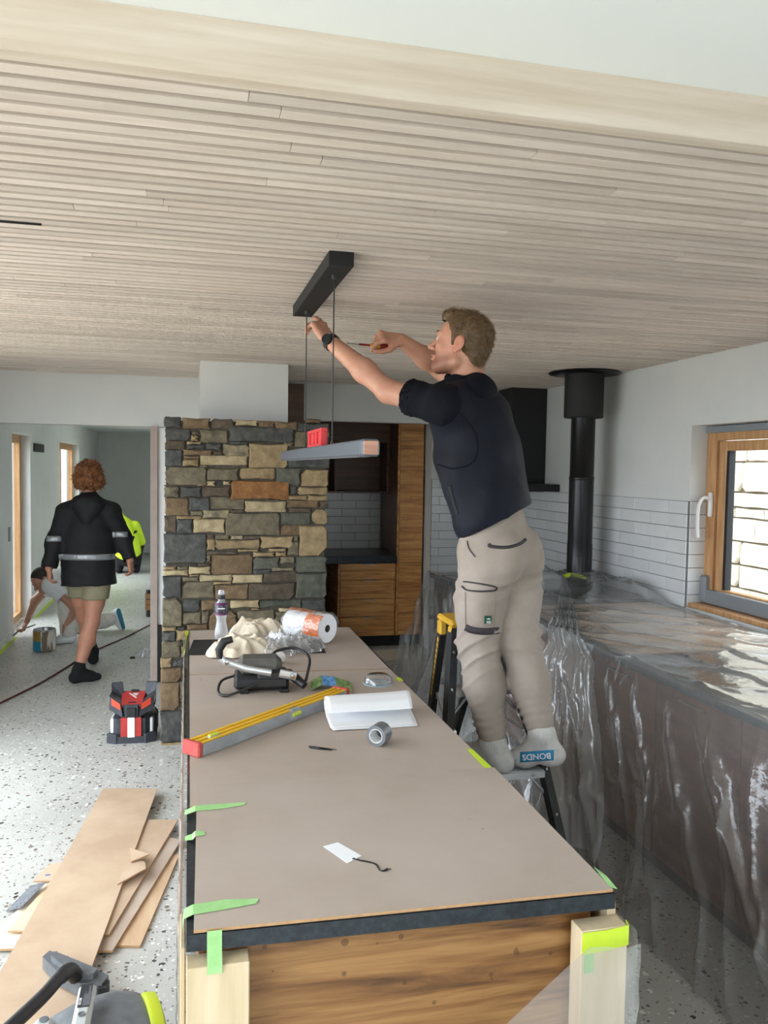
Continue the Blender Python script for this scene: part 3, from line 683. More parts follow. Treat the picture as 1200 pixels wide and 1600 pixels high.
# tape pieces
def tape(pts, label, mat=m_green, group='green tape on the island', wv=None):
    """ribbon: pts are (left, right) point pairs"""
    vs = []; fs = []
    for a, b in pts: vs += [a, b]
    for i in range(len(pts) - 1): fs.append((2 * i, 2 * i + 1, 2 * i + 3, 2 * i + 2))
    o = MB().add(vs, fs).build('tape_strip', mat)
    md = o.modifiers.new('thick', 'SOLIDIFY'); md.thickness = .0006; md.offset = 1
    return tag(o, label, 'tape', group)
z = .9292
tape([((-.006, 1.475, .905), (-.006, 1.51, .905)), ((-.004, 1.477, .9235), (-.003, 1.512, .9235)), ((.012, 1.478, .9292), (.012, 1.513, .9292)), ((.07, 1.484, z), (.07, 1.518, z + .0003)), ((.128, 1.492, z + .0002), (.134, 1.508, z + .0004))], 'green tape strip lapping the board edge at the taped corner of the island')
tape([((-.004, 1.93, .9235), (-.004, 1.955, .9235)), ((.02, 1.922, .9340), (.02, 1.953, .9344)), ((.085, 1.925, .9338), (.085, 1.952, .9342)), ((.135, 1.935, .9338), (.142, 1.95, .9341))], 'green tape strip across the left edge where two boards overlap')
tape([((.036, 1.4235, .926), (.062, 1.4235, .926)), ((.036, 1.4225, .918), (.062, 1.4225, .918)), ((.036, 1.4225, .892), (.062, 1.4225, .892)), ((.036, 1.4015, .874), (.062, 1.4015, .874)), ((.036, 1.4015, .860), (.062, 1.4015, .860))], 'short green tape folded over the dark worktop edge')
tape([((-.003, 1.80, .9215), (-.003, 1.82, .9215)), ((.013, 1.79, .926), (.013, 1.82, .926)), ((.019, 1.79, .9328), (.019, 1.818, .9330)), ((.040, 1.795, .9324), (.040, 1.812, .9326))], 'small curled green tape on the bare worktop edge')
tape([((.818, 1.41, .9282), (.828, 1.40, .9282)), ((.822, 1.46, .9288), (.832, 1.45, .9288)), ((.826, 1.49, .928), (.834, 1.48, .924))], 'crumpled green tape at the right corner of the end board')
tape([((.803, 2.06, .9272), (.824, 2.06, .9272)), ((.803, 2.2, .9272), (.821, 2.2, .9272)), ((.806, 2.22, .9272), (.82, 2.22, .9272))], 'lime tape along the island edge beside the ladder', m_lime)
tape([((.800, 3.0, .9272), (.82, 3.0, .9272)), ((.800, 3.05, .9272), (.819, 3.05, .9272))], 'tiny lime tape on the island edge by the papers', m_lime)
tape([((-.012, 3.7, .90), (-.012, 3.76, .90)), ((-.008, 3.72, .925), (-.006, 3.77, .926)), ((-.006, 3.85, .955), (.0, 3.88, .95)), ((-.01, 4.0, .935), (.006, 4.02, .93)), ((-.006, 4.1, .928), (.01, 4.12, .928))], 'crumpled lime tape at the far left corner of the island', m_lime)
tape([((.746, 1.3835, .858), (.746, 1.3835, .814)), ((.80, 1.3835, .858), (.80, 1.3835, .816)), ((.846, 1.3838, .862), (.846, 1.3838, .822)), ((.849, 1.40, .864), (.849, 1.40, .826))], 'wide fluorescent yellow tape across the pine corner guard', m_lime)
tape([((.752, 1.3842, .85), (.774, 1.3842, .852)), ((.752, 1.3842, .775), (.772, 1.3842, .776))], 'short green tape stuck under the yellow tape on the pine guard')

# ------------------------------------------------------------------ dust sheets
def ridged(t): return 1 - np.abs(np.sin(t))
def sheet(fn, nu, nv, name, mat, label, maxedge=None):
    u = np.linspace(0, 1, nu); v = np.linspace(0, 1, nv); U, V = np.meshgrid(u, v, indexing='ij')
    P = fn(U, V).reshape(-1, 3)
    idx = np.arange(nu * nv).reshape(nu, nv)
    fs = np.stack([idx[:-1, :-1], idx[1:, :-1], idx[1:, 1:], idx[:-1, 1:]], -1).reshape(-1, 4)
    if maxedge:                                          # open where the sheet is cut round the flue
        q = P[fs]; fs = fs[np.linalg.norm(q - np.roll(q, 1, 1), axis=2).max(1) < maxedge]
    mb = MB(); mb.v = [tuple(p) for p in P]; mb.f = [tuple(f) for f in fs]
    o = mb.build(name, mat, None, True)
    return tag(o, label, 'dust sheet')

def noise1(x, seed, n=6, f0=1.0):
    r = np.random.RandomState(seed); s = 0
    for k in range(n): s = s + np.sin(x * f0 * (1.7 ** k) + r.uniform(0, 6.28)) / (1.45 ** k)
    return s / 2.2

def bench_sheet(U, V):
    y = 1.25 + U * 5.08                                   # along the bench
    T = V * 2.0                                          # 0..1 over the top, 1..2 down the front
    # top: wall side to front edge
    tt = np.clip(T, 0, 1); dd = np.clip(T - 1, 0, 1)
    x = 2.96 - tt * 1.045
    z = .916 + .022 * np.clip((y - 4.5) / .18, 0, 1) * np.clip((6.0 - y) / .18, 0, 1)        # lies a little higher over the cooker
    dx, dy = x - fx, y - fy
    rr = np.sqrt(dx ** 2 + dy ** 2); ang = np.arctan2(dy, dx)
    z += .10 * np.exp(-(rr / .26) ** 1.2)                                   # gathered up at the flue
    z += .085 * np.exp(-(((x - 2.80) / .18) ** 2 + ((y - 4.78) / .26) ** 2))     # hump over things by the wall
    z += .21 * np.exp(-(((x - 2.26) / .19) ** 2 + ((y - 5.05) / .18) ** 2))      # over the kettle
    fold = ridged(ang * 6.5 + noise1(rr * 3, 3)) ** 3
    z += .030 * fold * np.exp(-((rr - .45) / .5) ** 2) * (1 - dd)
    z += .010 * ridged(y * 9 + x * 5 + noise1(x * 4, 5)) ** 2 + .016 * ridged((x * 11 + y * 2.6) + 1.3 * noise1(y * 2, 8)) ** 4 * np.clip((4.6 - y), 0, 1)
    z += .012 * (noise1(x * 7 + y * 3, 2) * noise1(y * 5 - x * 2, 4)) ** 2
    # front fall
    drop = dd ** .92
    z = z * (1 - drop) + .006 * drop
    out = .03 * np.minimum(1, dd * 8) + .16 * dd ** 1.3 + (.07 * noise1(y * 3.1, 11, 4) + .03) * dd
    s = (y + .85 * dd) * 4.6 + 2.2 * noise1((y + .85 * dd) * 1.3, 21) + 1.6 * dd * noise1(y * .8, 27) + .9 * dd
    folds = (ridged(s) ** 2) * (.02 + .13 * dd ** .8) * (.55 + .45 * noise1(y * 1.1, 33)) + (ridged((y + .7 * dd) * 13 + 3.0 * dd * noise1(y * .9, 35) + noise1(y * 5, 31)) ** 3) * .022 * np.minimum(1, dd * 4) + .010 * noise1(y * 4 + dd * 5, 36) * noise1(dd * 5 - y * 2, 37) * np.minimum(1, dd * 3)
    gath = np.exp(-((y - 3.9 - .55 * dd) / .22) ** 2)
    out = out + folds * np.minimum(1, dd * 6) + gath * .12 * np.minimum(1, dd * 3)
    spread = noise1(y * 4 + dd * 2, 41) * .05 * dd
    k = np.where((rr < .34) & (dd == 0), (.101 + rr * (.34 - .101) / .34) / np.maximum(rr, 1e-4), 1)     # drawn close around the flue
    x2 = fx + dx * k; y2 = fy + dy * k
    x2 = np.minimum(x2, 2.985)
    return np.stack([x2 - out, y2 + spread, z], -1)
sheet(bench_sheet, 900, 170, 'dust_sheet', m_film, 'clear plastic dust sheet draped over the bench and tied at the flue', .07)
def flue_drape(U, V):                                   # second layer lying on the first, fanning from the flue tie over the edge
    a = U - .5
    Tq = .36 + V * 1.58                                  # 0..1 over the top, 1..2 down the front
    yq = 5.17 - 1.50 * np.minimum(V, .45) / .45 - .35 * np.clip(V - .45, 0, 1) + a * (.06 + .85 * V)
    P = bench_sheet((yq - 1.25) / 5.08, Tq / 2)
    fr = np.clip((Tq - .9) / .2, 0, 1)
    lift = .008 + .020 * ridged(U * 19 + noise1(U * 5, 2) + V) ** 2 * (.3 + V)
    P[..., 2] += lift * (1 - fr); P[..., 0] -= lift * fr + .004 * np.sin(np.pi * fr)
    return P
sheet(flue_drape, 160, 110, 'dust_sheet', film('gathered_sheet', haze=.3, gloss=.8, rough=.12, clear=(.9, .9, .9, 1)), 'gathered fan of clear plastic falling from the flue tie over the bench edge')
tape([((2.56, 5.12, 1.015), (2.54, 5.17, 1.02)), ((2.62, 5.165, 1.02), (2.61, 5.20, 1.04)), ((2.69, 5.185, 1.005), (2.69, 5.2, 1.03)), ((2.75, 5.195, .99), (2.76, 5.205, 1.01))], 'lime tape tying the dust sheet to the black flue', m_lime, 'lime tape')
def isl_left(U, V):
    y = 1.40 + U * 2.75; z = .915 - V * .91
    x = -.012 - .003 * V - .008 * ridged(y * 8 + V * 2 + noise1(y * 3, 9)) ** 2 * V - .006 * ridged(y * 21 + V * 4) ** 3
    return np.stack([x, y, z], -1)
sheet(isl_left, 220, 40, 'dust_sheet', m_filmw, 'clear plastic sheet hanging down the stone pier side of the island')
def isl_front(U, V):                                   # from the taped guard, its upper edge falling to the lower left
    ex = np.interp(U, [0, .15, 1], [.856, .747, .22]); ez = np.interp(U, [0, .15, 1], [.84, .845, .44])
    z = ez * (1 - V) + .012 * V; x = ex - .02 * V * noise1(U * 6, 5)
    wv = U * 7 + V * 5.0 * (1 - U)
    yy = 1.377 - .006 - .014 * ridged(wv + noise1(V * 4, 3)) ** 3 - .02 * ridged(U * 4 + V * 2.2) ** 2 * np.minimum(V * 3 + U, 1) - .012 * np.exp(-V * 14)
    return np.stack([x, yy, z], -1)
sheet(isl_front, 130, 90, 'dust_sheet', film('loose_sheet', haze=.26, gloss=.8, rough=.14, bump=.3), 'clear plastic sheet taped to the pine guard across the spotted timber panel')
def isl_right(U, V):
    y = 1.38 + U * 2.0; z = (.85 - .03 * U) * (1 - V) + .004 * V
    x = .852 + .010 * ridged(y * 9 + V * 3) ** 2 + .015 * V * ridged(y * 5 + V) ** 2 + .003 * (1 + np.sin(V * 7))
    return np.stack([x, y, z], -1)
sheet(isl_right, 120, 50, 'dust_sheet', m_film, 'clear plastic sheet hanging on the ladder side of the island')

# ------------------------------------------------------------------ pendant light
lx = .488
t = thing('pendant_light', 'long grey linear pendant bar hung on two cables from a black ceiling mount', 'light', (lx, 3.15, 1.785))
MB().box((lx - .042, 2.645, 2.412), (lx + .042, 3.575, 2.459), .002).build('ceiling_mount', m_blackmatt, t)
for y in (2.78, 3.44):
    c = MB().tube([(lx, y, 2.414), (lx, y, 1.832)], .0024, 8).build('cable', m_black, t)
    MB().lathe([(.0, 2.398), (.008, 2.398), (.010, 2.413)], (lx, y, 0), n=12).build('cable_gland', m_black, c)
    MB().lathe([(.008, 1.829), (.006, 1.842), (.0, 1.844)], (lx, y, 0), n=12).build('lower_gland', m_black, c)
m_lampgrey = pm('lamp_bar_grey', srgb(92, 98, 106), rough=0.4, metal=0.2)
MB().box((lx - .025, 2.19, 1.785), (lx + .025, 4.15, 1.831), .005).build('lamp_bar', m_lampgrey, t)
b = MB().box((lx - .026, 2.168, 1.784), (lx + .026, 2.19, 1.832), .007).build('end_cap', m_lampgrey, t)
MB().box((lx - .021, 2.165, 1.789), (lx + .021, 2.1685, 1.827), .004).build('timber_insert', gum('copper_timber', srgb(150, 104, 84), srgb(176, 130, 108), srgb(196, 152, 130)), b)
MB().box((lx - .017, 2.25, 1.7835), (lx + .017, 4.10, 1.786)).build('diffuser', pm('grey_diffuser', srgb(120, 124, 130), rough=.5), t)
t = thing('torpedo_level', 'small red torpedo level resting on the pendant bar', 'level', (lx, 3.12, 1.832))
m_red = pm('red_plastic', srgb(206, 52, 58), rough=.4)
MB().box((lx - .012, 2.95, 1.832), (lx + .012, 3.30, 1.842), .001).box((lx - .012, 2.95, 1.886), (lx + .012, 3.30, 1.898), .001).box((lx - .005, 2.95, 1.842), (lx + .005, 3.30, 1.886)).build('i_beam_body', m_red, t)
for y in (2.953, 3.06, 3.13, 3.25): MB().box((lx - .0125, y, 1.842), (lx + .0125, y + .035, 1.886), .001).build('vial_block', m_red, t)

tag(MB().box((-.80, 2.6055, 2.453), (-.422, 2.6085, 2.4595), .0005).build('slim_track', m_blackmatt), 'thin dark strip set into the slat ceiling over the open floor', 'strip')
# ------------------------------------------------------------------ step ladder
m_lad = pm('black_fibreglass', srgb(24, 25, 27), srgb(40, 41, 43), scale=50, rough=.55)
m_yel = pm('yellow_plastic', srgb(206, 160, 40), srgb(214, 170, 56), scale=10, rough=.5)
t = thing('step_ladder', 'black fibreglass step ladder with aluminium steps and a yellow top under the man', 'ladder', (1.22, 3.2, 0))
def lad_front(z): return 3.25 - (1.14 - z) * .66
def lad_back(z): return 3.34 + (1.14 - z) * .5
def lad_half(z): return .085 + (1.12 - z) * .22 if z > .59 else .2016 + (.59 - z) * .06
cx_ = lambda z: 1.185 - (1.12 - z) * .04
def rail(zs, side, yf, wdt=.030, dep=.062, hf=None):
    vs = []; fs = []
    for z in zs:
        x = (cx_(z) if hf is None else 1.2) + side * (lad_half(z) if hf is None else hf(z)); y = yf(z)
        for a, b in ((-1, -1), (1, -1), (1, 1), (-1, 1)): vs.append((x + a * wdt / 2, y + b * dep / 2, z))
    nz_ = len(zs); fs = [(0, 1, 2, 3), tuple(range(4 * nz_ - 4, 4 * nz_))] + [(j * 4 + k, j * 4 + (k + 1) % 4, j * 4 + 4 + (k + 1) % 4, j * 4 + 4 + k) for j in range(nz_ - 1) for k in range(4)]
    return MB().add(vs, fs)
for sd in (-1, 1):
    r = rail((0.03, .59, 1.09), sd, lad_front).build('front_rail', m_lad, t)
    z = .59
    for zz in (.1, .29, .45, .59, .72, .87, 1.0):
        MB().lathe([(0, 0), (.008, .0), (.006, .005), (0, .006)], (cx_(zz) + sd * lad_half(zz), lad_front(zz) - .031, zz), (0, -1, 0), 10).build('rivet', m_steel, r)
    x = cx_(.0) + sd * lad_half(0)
    MB().box((x - .024, lad_front(0) - .05, 0), (x + .024, lad_front(0) + .045, .05), .004).build('rubber_foot', m_rubber, r)
    r = rail((0.03, 1.10), sd, lad_back, .028, .05, lambda z: .105 - (1.12 - z) * .06).build('back_rail', m_lad, t)
    x = 1.2 + sd * .038; MB().box((x - .024, lad_back(0) - .045, 0), (x + .024, lad_back(0) + .045, .05), .004).build('rubber_foot', m_rubber, r)
    MB().tube([(cx_(.72) + sd * (lad_half(.72) - .03), lad_front(.72), .72), (1.19 + sd * .11, 3.3, .70), (1.2 + sd * .07, lad_back(.72), .72)], .007, 8).build('spreader', m_alu, t)
    if sd < 0:
        for k in range(11):
            z = 1.0 - k * .028; x = 1.2 - (.105 - (1.12 - z) * .06) - .0145; y = lad_back(z)
            MB().add([(x, y - .012, z), (x, y + .006, z + .008), (x, y + .014, z - .012), (x, y - .004, z - .02)], [(0, 1, 2, 3)]).build('yellow_mark', m_yel, r)
for z in (.31, .59, .87):
    hw = lad_half(z) - .014; y = lad_front(z); x = cx_(z)
    s = MB().box((x - hw, y - .045, z - .004), (x + hw, y + .05, z), .001).box((x - hw, y - .047, z - .026), (x + hw, y - .044, z)).box((x - hw, y + .048, z - .02), (x + hw, y + .051, z)).build('step', m_alu, t)
    for k in range(6): MB().box((x - hw, y - .038 + k * .014, z), (x + hw, y - .032 + k * .014, z + .002)).build('tread_rib', m_alu, s)
    MB().lathe([(0, 0), (.007, 0), (.005, .005), (0, .006)], (x + hw - .05, y - .047, z - .012), (0, -1, 0), 10).build('rivet', m_steel, s)
    for sd in (-1, 1): MB().tube([(x + sd * (hw - .06), y - .035, z - .018), (x + sd * (hw + .005), y - .035, z - .09)], .006, 6).build('brace', m_alu, s)
for z in (.25, .48, .72):
    hw = .105 - (1.12 - z) * .06; MB().box((1.2 - hw, lad_back(z) - .012, z - .03), (1.2 + hw, lad_back(z) + .012, z + .03), .003).build('back_rung', m_alu, t)
tp = MB().box((1.07, 3.185, 1.092), (1.42, 3.38, 1.12), .01).build('top_cap', m_yel, t)
for xx in (1.072, 1.388): MB().box((xx, 3.185, 1.03), (xx + .03, 3.23, 1.093), .006).build('cap_bracket', m_yel, tp); MB().box((xx, 3.33, 1.03), (xx + .03, 3.378, 1.093), .006).build('cap_bracket', m_yel, tp)

# ------------------------------------------------------------------ things on the island
T = .9267
A = np.array([.030, 2.297]); B = np.array([.562, 2.788]); L = np.linalg.norm(B - A); ang = math.atan2(B[1] - A[1], B[0] - A[0])
LM = Matrix.Translation((A[0], A[1], T)) @ Matrix.Rotation(ang, 4, 'Z')
t = thing('spirit_level', 'long yellow and grey spirit level with a red end cap lying across the island', 'level', (A[0], A[1], T))
m_yl = pm('level_yellow', srgb(224, 178, 44), srgb(232, 188, 58), scale=6, rough=.4); m_lg = pm('level_grey', srgb(160, 164, 168), srgb(178, 182, 186), scale=20, rough=.4, metal=.3)
m_rc = pm('red_rubber_cap', srgb(176, 62, 62), srgb(190, 78, 74), scale=20, rough=.6); m_vial = pm('vial_green', srgb(206, 224, 90), rough=.15)
MB().box((.018, 0, 0), (L - .018, .062, .034), .002, LM).build('body', m_yl, t)
for y in (.0, .022, .044): MB().box((.018, y + .002, .034), (L - .018, y + .014, .0395), .001, LM).build('rail', m_yl, t)
MB().box((.018, -.003, .001), (L - .018, 0, .036), .0005, LM).build('side_face', m_lg, t)
for x in (.0, L - .018): MB().box((x, -.004, 0), (x + .018, .066, .042), .004, LM).build('end_cap', m_rc, t)
v = MB().box((L * .555, -.005, .006), (L * .555 + .05, .016, .040), .003, LM).build('vial_window', m_lg, t)
MB().tube([tuple(LM @ Vector((L * .555 + .006, -.004, .024))), tuple(LM @ Vector((L * .555 + .044, -.004, .024)))], .0075, 10).build('vial', m_vial, v)
v = MB().box((.06, .012, .036), (.105, .034, .0405), .002, LM).build('vial_window', m_lg, t)
MB().tube([tuple(LM @ Vector((.066, .023, .041))), tuple(LM @ Vector((.099, .023, .041)))], .006, 10).build('vial', m_vial, v)

m_paper = pm('white_paper', srgb(240, 241, 244), rough=.7)
for k in range(3):
    def paper(U, V, k=k):
        if k == 2: prof = np.array([(2.472, .9305), (2.53, .9306), (2.585, .9325), (2.630, .943), (2.650, .965), (2.634, .987), (2.592, .993), (2.548, .983), (2.522, .962)])
        else: prof = np.array([(yy_, .9280 + .0010 * k) for yy_ in np.linspace(2.455 + .006 * k, 2.63, 9)])
        s = np.linspace(0, 1, len(prof)); y = np.interp(V, s, prof[:, 0]); z = np.interp(V, s, prof[:, 1])
        f = (y - 2.47) / .18; x0 = .446 + .008 * f - .003 * k; x1 = .724 + .03 * f - .004 * k
        return np.stack([x0 + (x1 - x0) * U, y + .03 * U * np.clip(f, -.2, 1.2), z + .0012 * (1 + np.sin(U * 5 + 1))], -1)
    o = sheet(paper, 24, 40, 'paper_sheet', m_paper, ('lowest flat white paper sheet under the curled one on the island', 'flat white paper sheet directly under the curled one on the island', 'curled white paper sheet on top of the stack on the island')[k]); o['category'] = 'paper'; o['group'] = 'papers on the island'
    md = o.modifiers.new('thick', 'SOLIDIFY'); md.thickness = .0004

# duct tape roll
c = (.560, 2.315, T + .031); ax = Vector((-.62, -.78, 0)).normalized()
t = thing('duct_tape_roll', 'grey duct tape roll standing on the island beside the papers', 'tape roll', (c[0], c[1], T))
MB().lathe([(.0215, -.024), (.031, -.024), (.031, .024), (.0215, .024), (.0215, -.024)], c, ax, 36).build('tape', pm('duct_tape', srgb(104, 108, 112), srgb(120, 124, 128), scale=40, rough=.4), t, True)
MB().lathe([(.0195, -.0245), (.0214, -.0245), (.0214, .0245), (.0195, .0245), (.0195, -.0245)], c, ax, 36).build('core', m_whitepl, t, True)
MB().box((.0, 0, 0), (.028, .018, .0012), 0, Matrix.Translation((.585, 2.335, T + .02)) @ Matrix.Rotation(.4, 4, 'Z') @ Matrix.Rotation(-.5, 4, 'X')).build('loose_end', m_lg, t)
for k, (a, b, l) in enumerate((((.350, 2.326), (.425, 2.283), 'longer thin dark steel drill bit lying on the island board'), ((.352, 2.318), (.412, 2.282), 'shorter dark drill bit touching the longer one on the island board'))):
    tt = thing('drill_bit', l, 'drill bit', (a[0], a[1], T), 'drill bits on the island')
    mid = (a[0] * .6 + b[0] * .4, a[1] * .6 + b[1] * .4)
    MB().tube([(*a, T + .003), (*mid, T + .003)], .0026, 8).build('shank', m_blackm, tt); MB().tube([(*mid, T + .003), (*b, T + .003)], [.0021, .0010], 6).build('flute', m_blackm, tt)

# swing tag
t = thing('swing_tag', 'white printed swing tag with a black string on the bare end board', 'tag', (.325, 1.65, .9305))
q = [(.287, 1.687), (.322, 1.699), (.361, 1.633), (.325, 1.608)]
zt = lambda y: .9275 + (y - 1.43) / .65 * .006 + .0006
slabq([(x, y, zt(y) + .0008 + (.002 if y > 1.68 else 0)) for x, y in q][::-1], .0006).build('card', m_paper, t)
ux = Vector((q[3][0] - q[0][0], q[3][1] - q[0][1], -.0007)).normalized(); uy = Vector((q[1][0] - q[0][0], q[1][1] - q[0][1], 0)).normalized()
m_print = pm('grey_print', srgb(120, 124, 132), rough=.7)
mb = MB()
for r, (off, ln, st) in enumerate(((.008, .050, .012), (.0105, .052, .010), (.013, .050, .012), (.0155, .030, .02), (.020, .022, .03), (.026, .045, .014))):
    p0 = Vector((q[0][0], q[0][1], 0)) + ux * st + uy * off; p1 = p0 + ux * ln; w_ = uy * (.0009 if r != 4 else .0014)
    zz = lambda p: zt(p.y) + .0011 + .0012 * max(0, (p.y - 1.645) / .04)
    mb.add([(p0.x, p0.y, zz(p0)), (p1.x, p1.y, zz(p1)), (p1.x + w_.x, p1.y + w_.y, zz(p1)), (p0.x + w_.x, p0.y + w_.y, zz(p0))], [(0, 1, 2, 3)])
o = mb.build('printed_lines', m_print, t); o['kind'] = 'stuff'
pts = catmull([(.341, 1.625, .9312), (.352, 1.613, .9312), (.367, 1.604, .931), (.380, 1.592, .9308), (.383, 1.578, .9307), (.384, 1.567, .9306), (.391, 1.560, .9306), (.400, 1.564, .9306), (.408, 1.566, .9306)], 6)
MB().tube(pts, .0011, 6).tube([p + np.array([.003 * math.sin(i / 8), .002 * math.cos(i / 6), .0003]) for i, p in enumerate(pts[4:44])], .0009, 6).build('string', m_black, t)
MB().lathe([(.0, 0), (.0026, .0), (.0026, .003), (.0, .003)], (.400, 1.564, .9300), n=8).build('knot', m_black, t)
MB().lathe([(.0016, 0), (.0032, 0), (.0032, .0008), (.0016, .0008), (.0016, 0)], (.342, 1.6235, .9304), n=12).build('eyelet', m_black, t)

# corded tool with lever
t = thing('corded_tool', 'black corded tool with grey top and silver lever handle on the island', 'power tool', (.27, 3.0, T))
TM = Matrix.Translation((.275, 3.0, T)) @ Matrix.Rotation(-.08, 4, 'Z')
m_toolgrey = pm('tool_grey', srgb(84, 82, 78), srgb(100, 98, 94), scale=30, rough=.6)
MB().box((-.105, -.075, .012), (.095, .075, .062), .012, TM).build('base', m_black, t)
for fx_ in (-.085, .06): MB().box((fx_, -.08, 0), (fx_ + .035, .08, .014), .004, TM).build('foot', m_black, t)
MB().box((-.095, -.05, .06), (.07, .07, .118), .022, TM).build('motor_cover', m_toolgrey, t)
MB().box((-.02, -.075, .045), (.11, -.045, .082), .008, TM).build('blade_guard', m_black, t)
w3 = lambda *p: tuple(TM @ Vector(p))
MB().tube([w3(-.155, -.06, .135), w3(-.14, -.06, .118), w3(-.06, -.075, .092), w3(.03, -.08, .076)], [(.013, .007)] * 4, 8).build('lever', m_alu, t, True)
MB().tube([w3(-.155, -.06, .128), w3(-.158, -.06, .16), w3(-.14, -.058, .19), w3(-.11, -.056, .198)], [.011, .015, .016, .012], 10).build('grip', m_rubber, t, True)
MB().tube([w3(.06, -.082, .075), w3(.12, -.085, .062)], [(.016, .008)] * 2, 10).build('clamp_arm', m_alu, t)
MB().lathe([(0, 0), (.010, 0), (.010, .012), (0, .013)], w3(.105, -.092, .066), (0, -1, 0), 12).build('pivot_bolt', m_steel, t, True)
MB().lathe([(0, 0), (.008, 0), (.008, .01), (0, .011)], w3(-.13, -.068, .116), (0, -1, 0), 12).build('pivot_bolt', m_steel, t, True)
MB().tube(catmull([w3(.12, -.03, .06), w3(.15, -.05, .03), w3(.165, -.03, .06), w3(.175, .05, .10), w3(.13, .12, .12), w3(.06, .11, .115), w3(.03, .06, .105)], 7), .0055, 8).build('cable', m_black, t, True)
MB().tube(catmull([w3(-.10, .0, .05), w3(-.15, -.02, .035), w3(-.158, -.08, .010), w3(-.12, -.12, .009), w3(-.02, -.09, .04)], 7), .005, 8).build('cable', m_black, t, True)
MB().tube([w3(.11, -.05, .055), w3(.15, -.09, .028)], [.018, .014], 10).build('chuck', m_black, t, True)

# bottle
bx, by = .158, 3.885
t = thing('drink_bottle', 'clear sports drink bottle with a purple and black label on the island', 'bottle', (bx, by, .9315))
m_btl = film('bottle_plastic', tint=(.86, .89, .94, 1), haze=.34, gloss=.6, rough=.08, bump=.1, bscale=60)
prof = [(.0, .0), (.030, .0), (.033, .012), (.031, .04), (.0235, .078), (.0225, .095), (.030, .118), (.0305, .155), (.027, .172), (.016, .184), (.015, .195)]
MB().lathe(prof, (bx, by, .9315), n=28).build('body', m_btl, t, True)
MB().lathe([(.0309, .116), (.0315, .118), (.0315, .158), (.0285, .172), (.0262, .1735)], (bx, by, .9315), n=28).build('label', pm('dark_label', srgb(34, 30, 40), srgb(96, 100, 112), scale=70, stretch=(1, 1, .6), rough=.4, lo=.5, hi=.6), t, True)
for za in (.1165, .165): MB().lathe([(.0300 if za > .15 else .0320, za), (.0318 if za > .15 else .0322, za + .002), (.0293 if za > .15 else .0320, za + .006)], (bx, by, .9315), n=28).build('purple_band', pm('purple', srgb(122, 30, 104), rough=.4), t, True)
MB().lathe([(.0165, .190), (.018, .192), (.018, .208), (.0165, .211)], (bx, by, .9315), n=20).build('cap', m_black, t, True)
MB().lathe([(.0165, .211), (.0165, .218), (.013, .234), (.0, .236)], (bx, by, .9315), n=20).build('clear_overcap', m_btl, t, True)
m_wp = pm('label_white', srgb(226, 226, 230), rough=.5)
MB().box((bx - .018, by - .0318, .9315 + .146), (bx + .016, by - .0262, .9315 + .151)).build('label_print', m_wp, t)

# cloth, bag, roll
def mound(cx, cy, rx, ry, hgt, seed, name, mat, label, cat, z0=T, n=60, amp=.35, rot=0, freq=5):
    u = np.linspace(-1, 1, n); U, V = np.meshgrid(u, u, indexing='ij')
    r = np.random.RandomState(seed)
    th = np.arctan2(V, U); rad = np.maximum(abs(U), abs(V)); out = 1 + .18 * np.sin(3 * th + r.uniform(0, 6)) + .12 * np.sin(5 * th + r.uniform(0, 6)) + .05 * np.sin(11 * th)
    X = np.cos(th) * rad * out; Yy = np.sin(th) * rad * out
    base = np.clip(1 - rad ** 2.4, 0, 1) ** .6
    f = 0
    for k in range(5):
        a = r.uniform(0, 3.14); f = f + ridged((X * np.cos(a) + Yy * np.sin(a)) * freq * r.uniform(.6, 1.5) + r.uniform(0, 6) + .8 * np.sin(Yy * 3 + k)) ** 2 * (.6 if k < 3 else .4)
    f = f / 2.2
    Z = z0 + .002 + hgt * base * (1 - amp + amp * f * 1.3) + .004 * f * (rad < .98)
    c, s = math.cos(rot), math.sin(rot)
    P = np.stack([cx + rx * (X * c) - ry * Yy * s, cy + rx * X * s + ry * Yy * c, Z], -1).reshape(-1, 3)
    idx = np.arange(n * n).reshape(n, n); fs = np.stack([idx[:-1, :-1], idx[1:, :-1], idx[1:, 1:], idx[:-1, 1:]], -1).reshape(-1, 4)
    mb = MB(); mb.v = [tuple(p) for p in P]; mb.f = [tuple(q_) for q_ in fs]; o = mb.build(name, mat, None, True)
    return tag(o, label, cat)
m_canvas = pm('canvas', srgb(214, 200, 176), srgb(228, 216, 194), scale=18, rough=.9, bump=.1, bscale=400)
mound(.23, 3.60, .14, .13, .085, 3, 'canvas_cloth', m_canvas, 'crumpled cream canvas cloth in front of the drink bottle', 'cloth', z0=.931, rot=.3, amp=.38)
mound(.33, 3.93, .14, .09, .10, 9, 'canvas_cloth', m_canvas, 'peaked cream canvas cloth behind the clear bag on the island', 'cloth', z0=.9295, rot=-.3, amp=.4, freq=4)
mound(.437, 3.59, .155, .12, .095, 5, 'plastic_bag', film('bag_plastic', tint=(.95, .96, .98, 1), haze=.3, gloss=.9, rough=.08, bump=.5, bscale=25), 'crumpled clear plastic bag between the canvas cloth and the paper roll', 'bag', z0=.931, amp=.6, freq=7)
cr = np.array([.60, 3.74, T + .075]); ax = np.array([.62, -.78, .0]); ax /= np.linalg.norm(ax)
t = thing('paper_roll', 'white paper towel roll lying in an orange and clear wrapper on the island', 'paper roll', (cr[0], cr[1], T))
MB().lathe([(.018, -.17), (.066, -.17), (.069, -.165), (.069, .055), (.066, .06), (.018, .06), (.018, -.17)], cr, ax, 36).build('roll', m_paper, t, True)
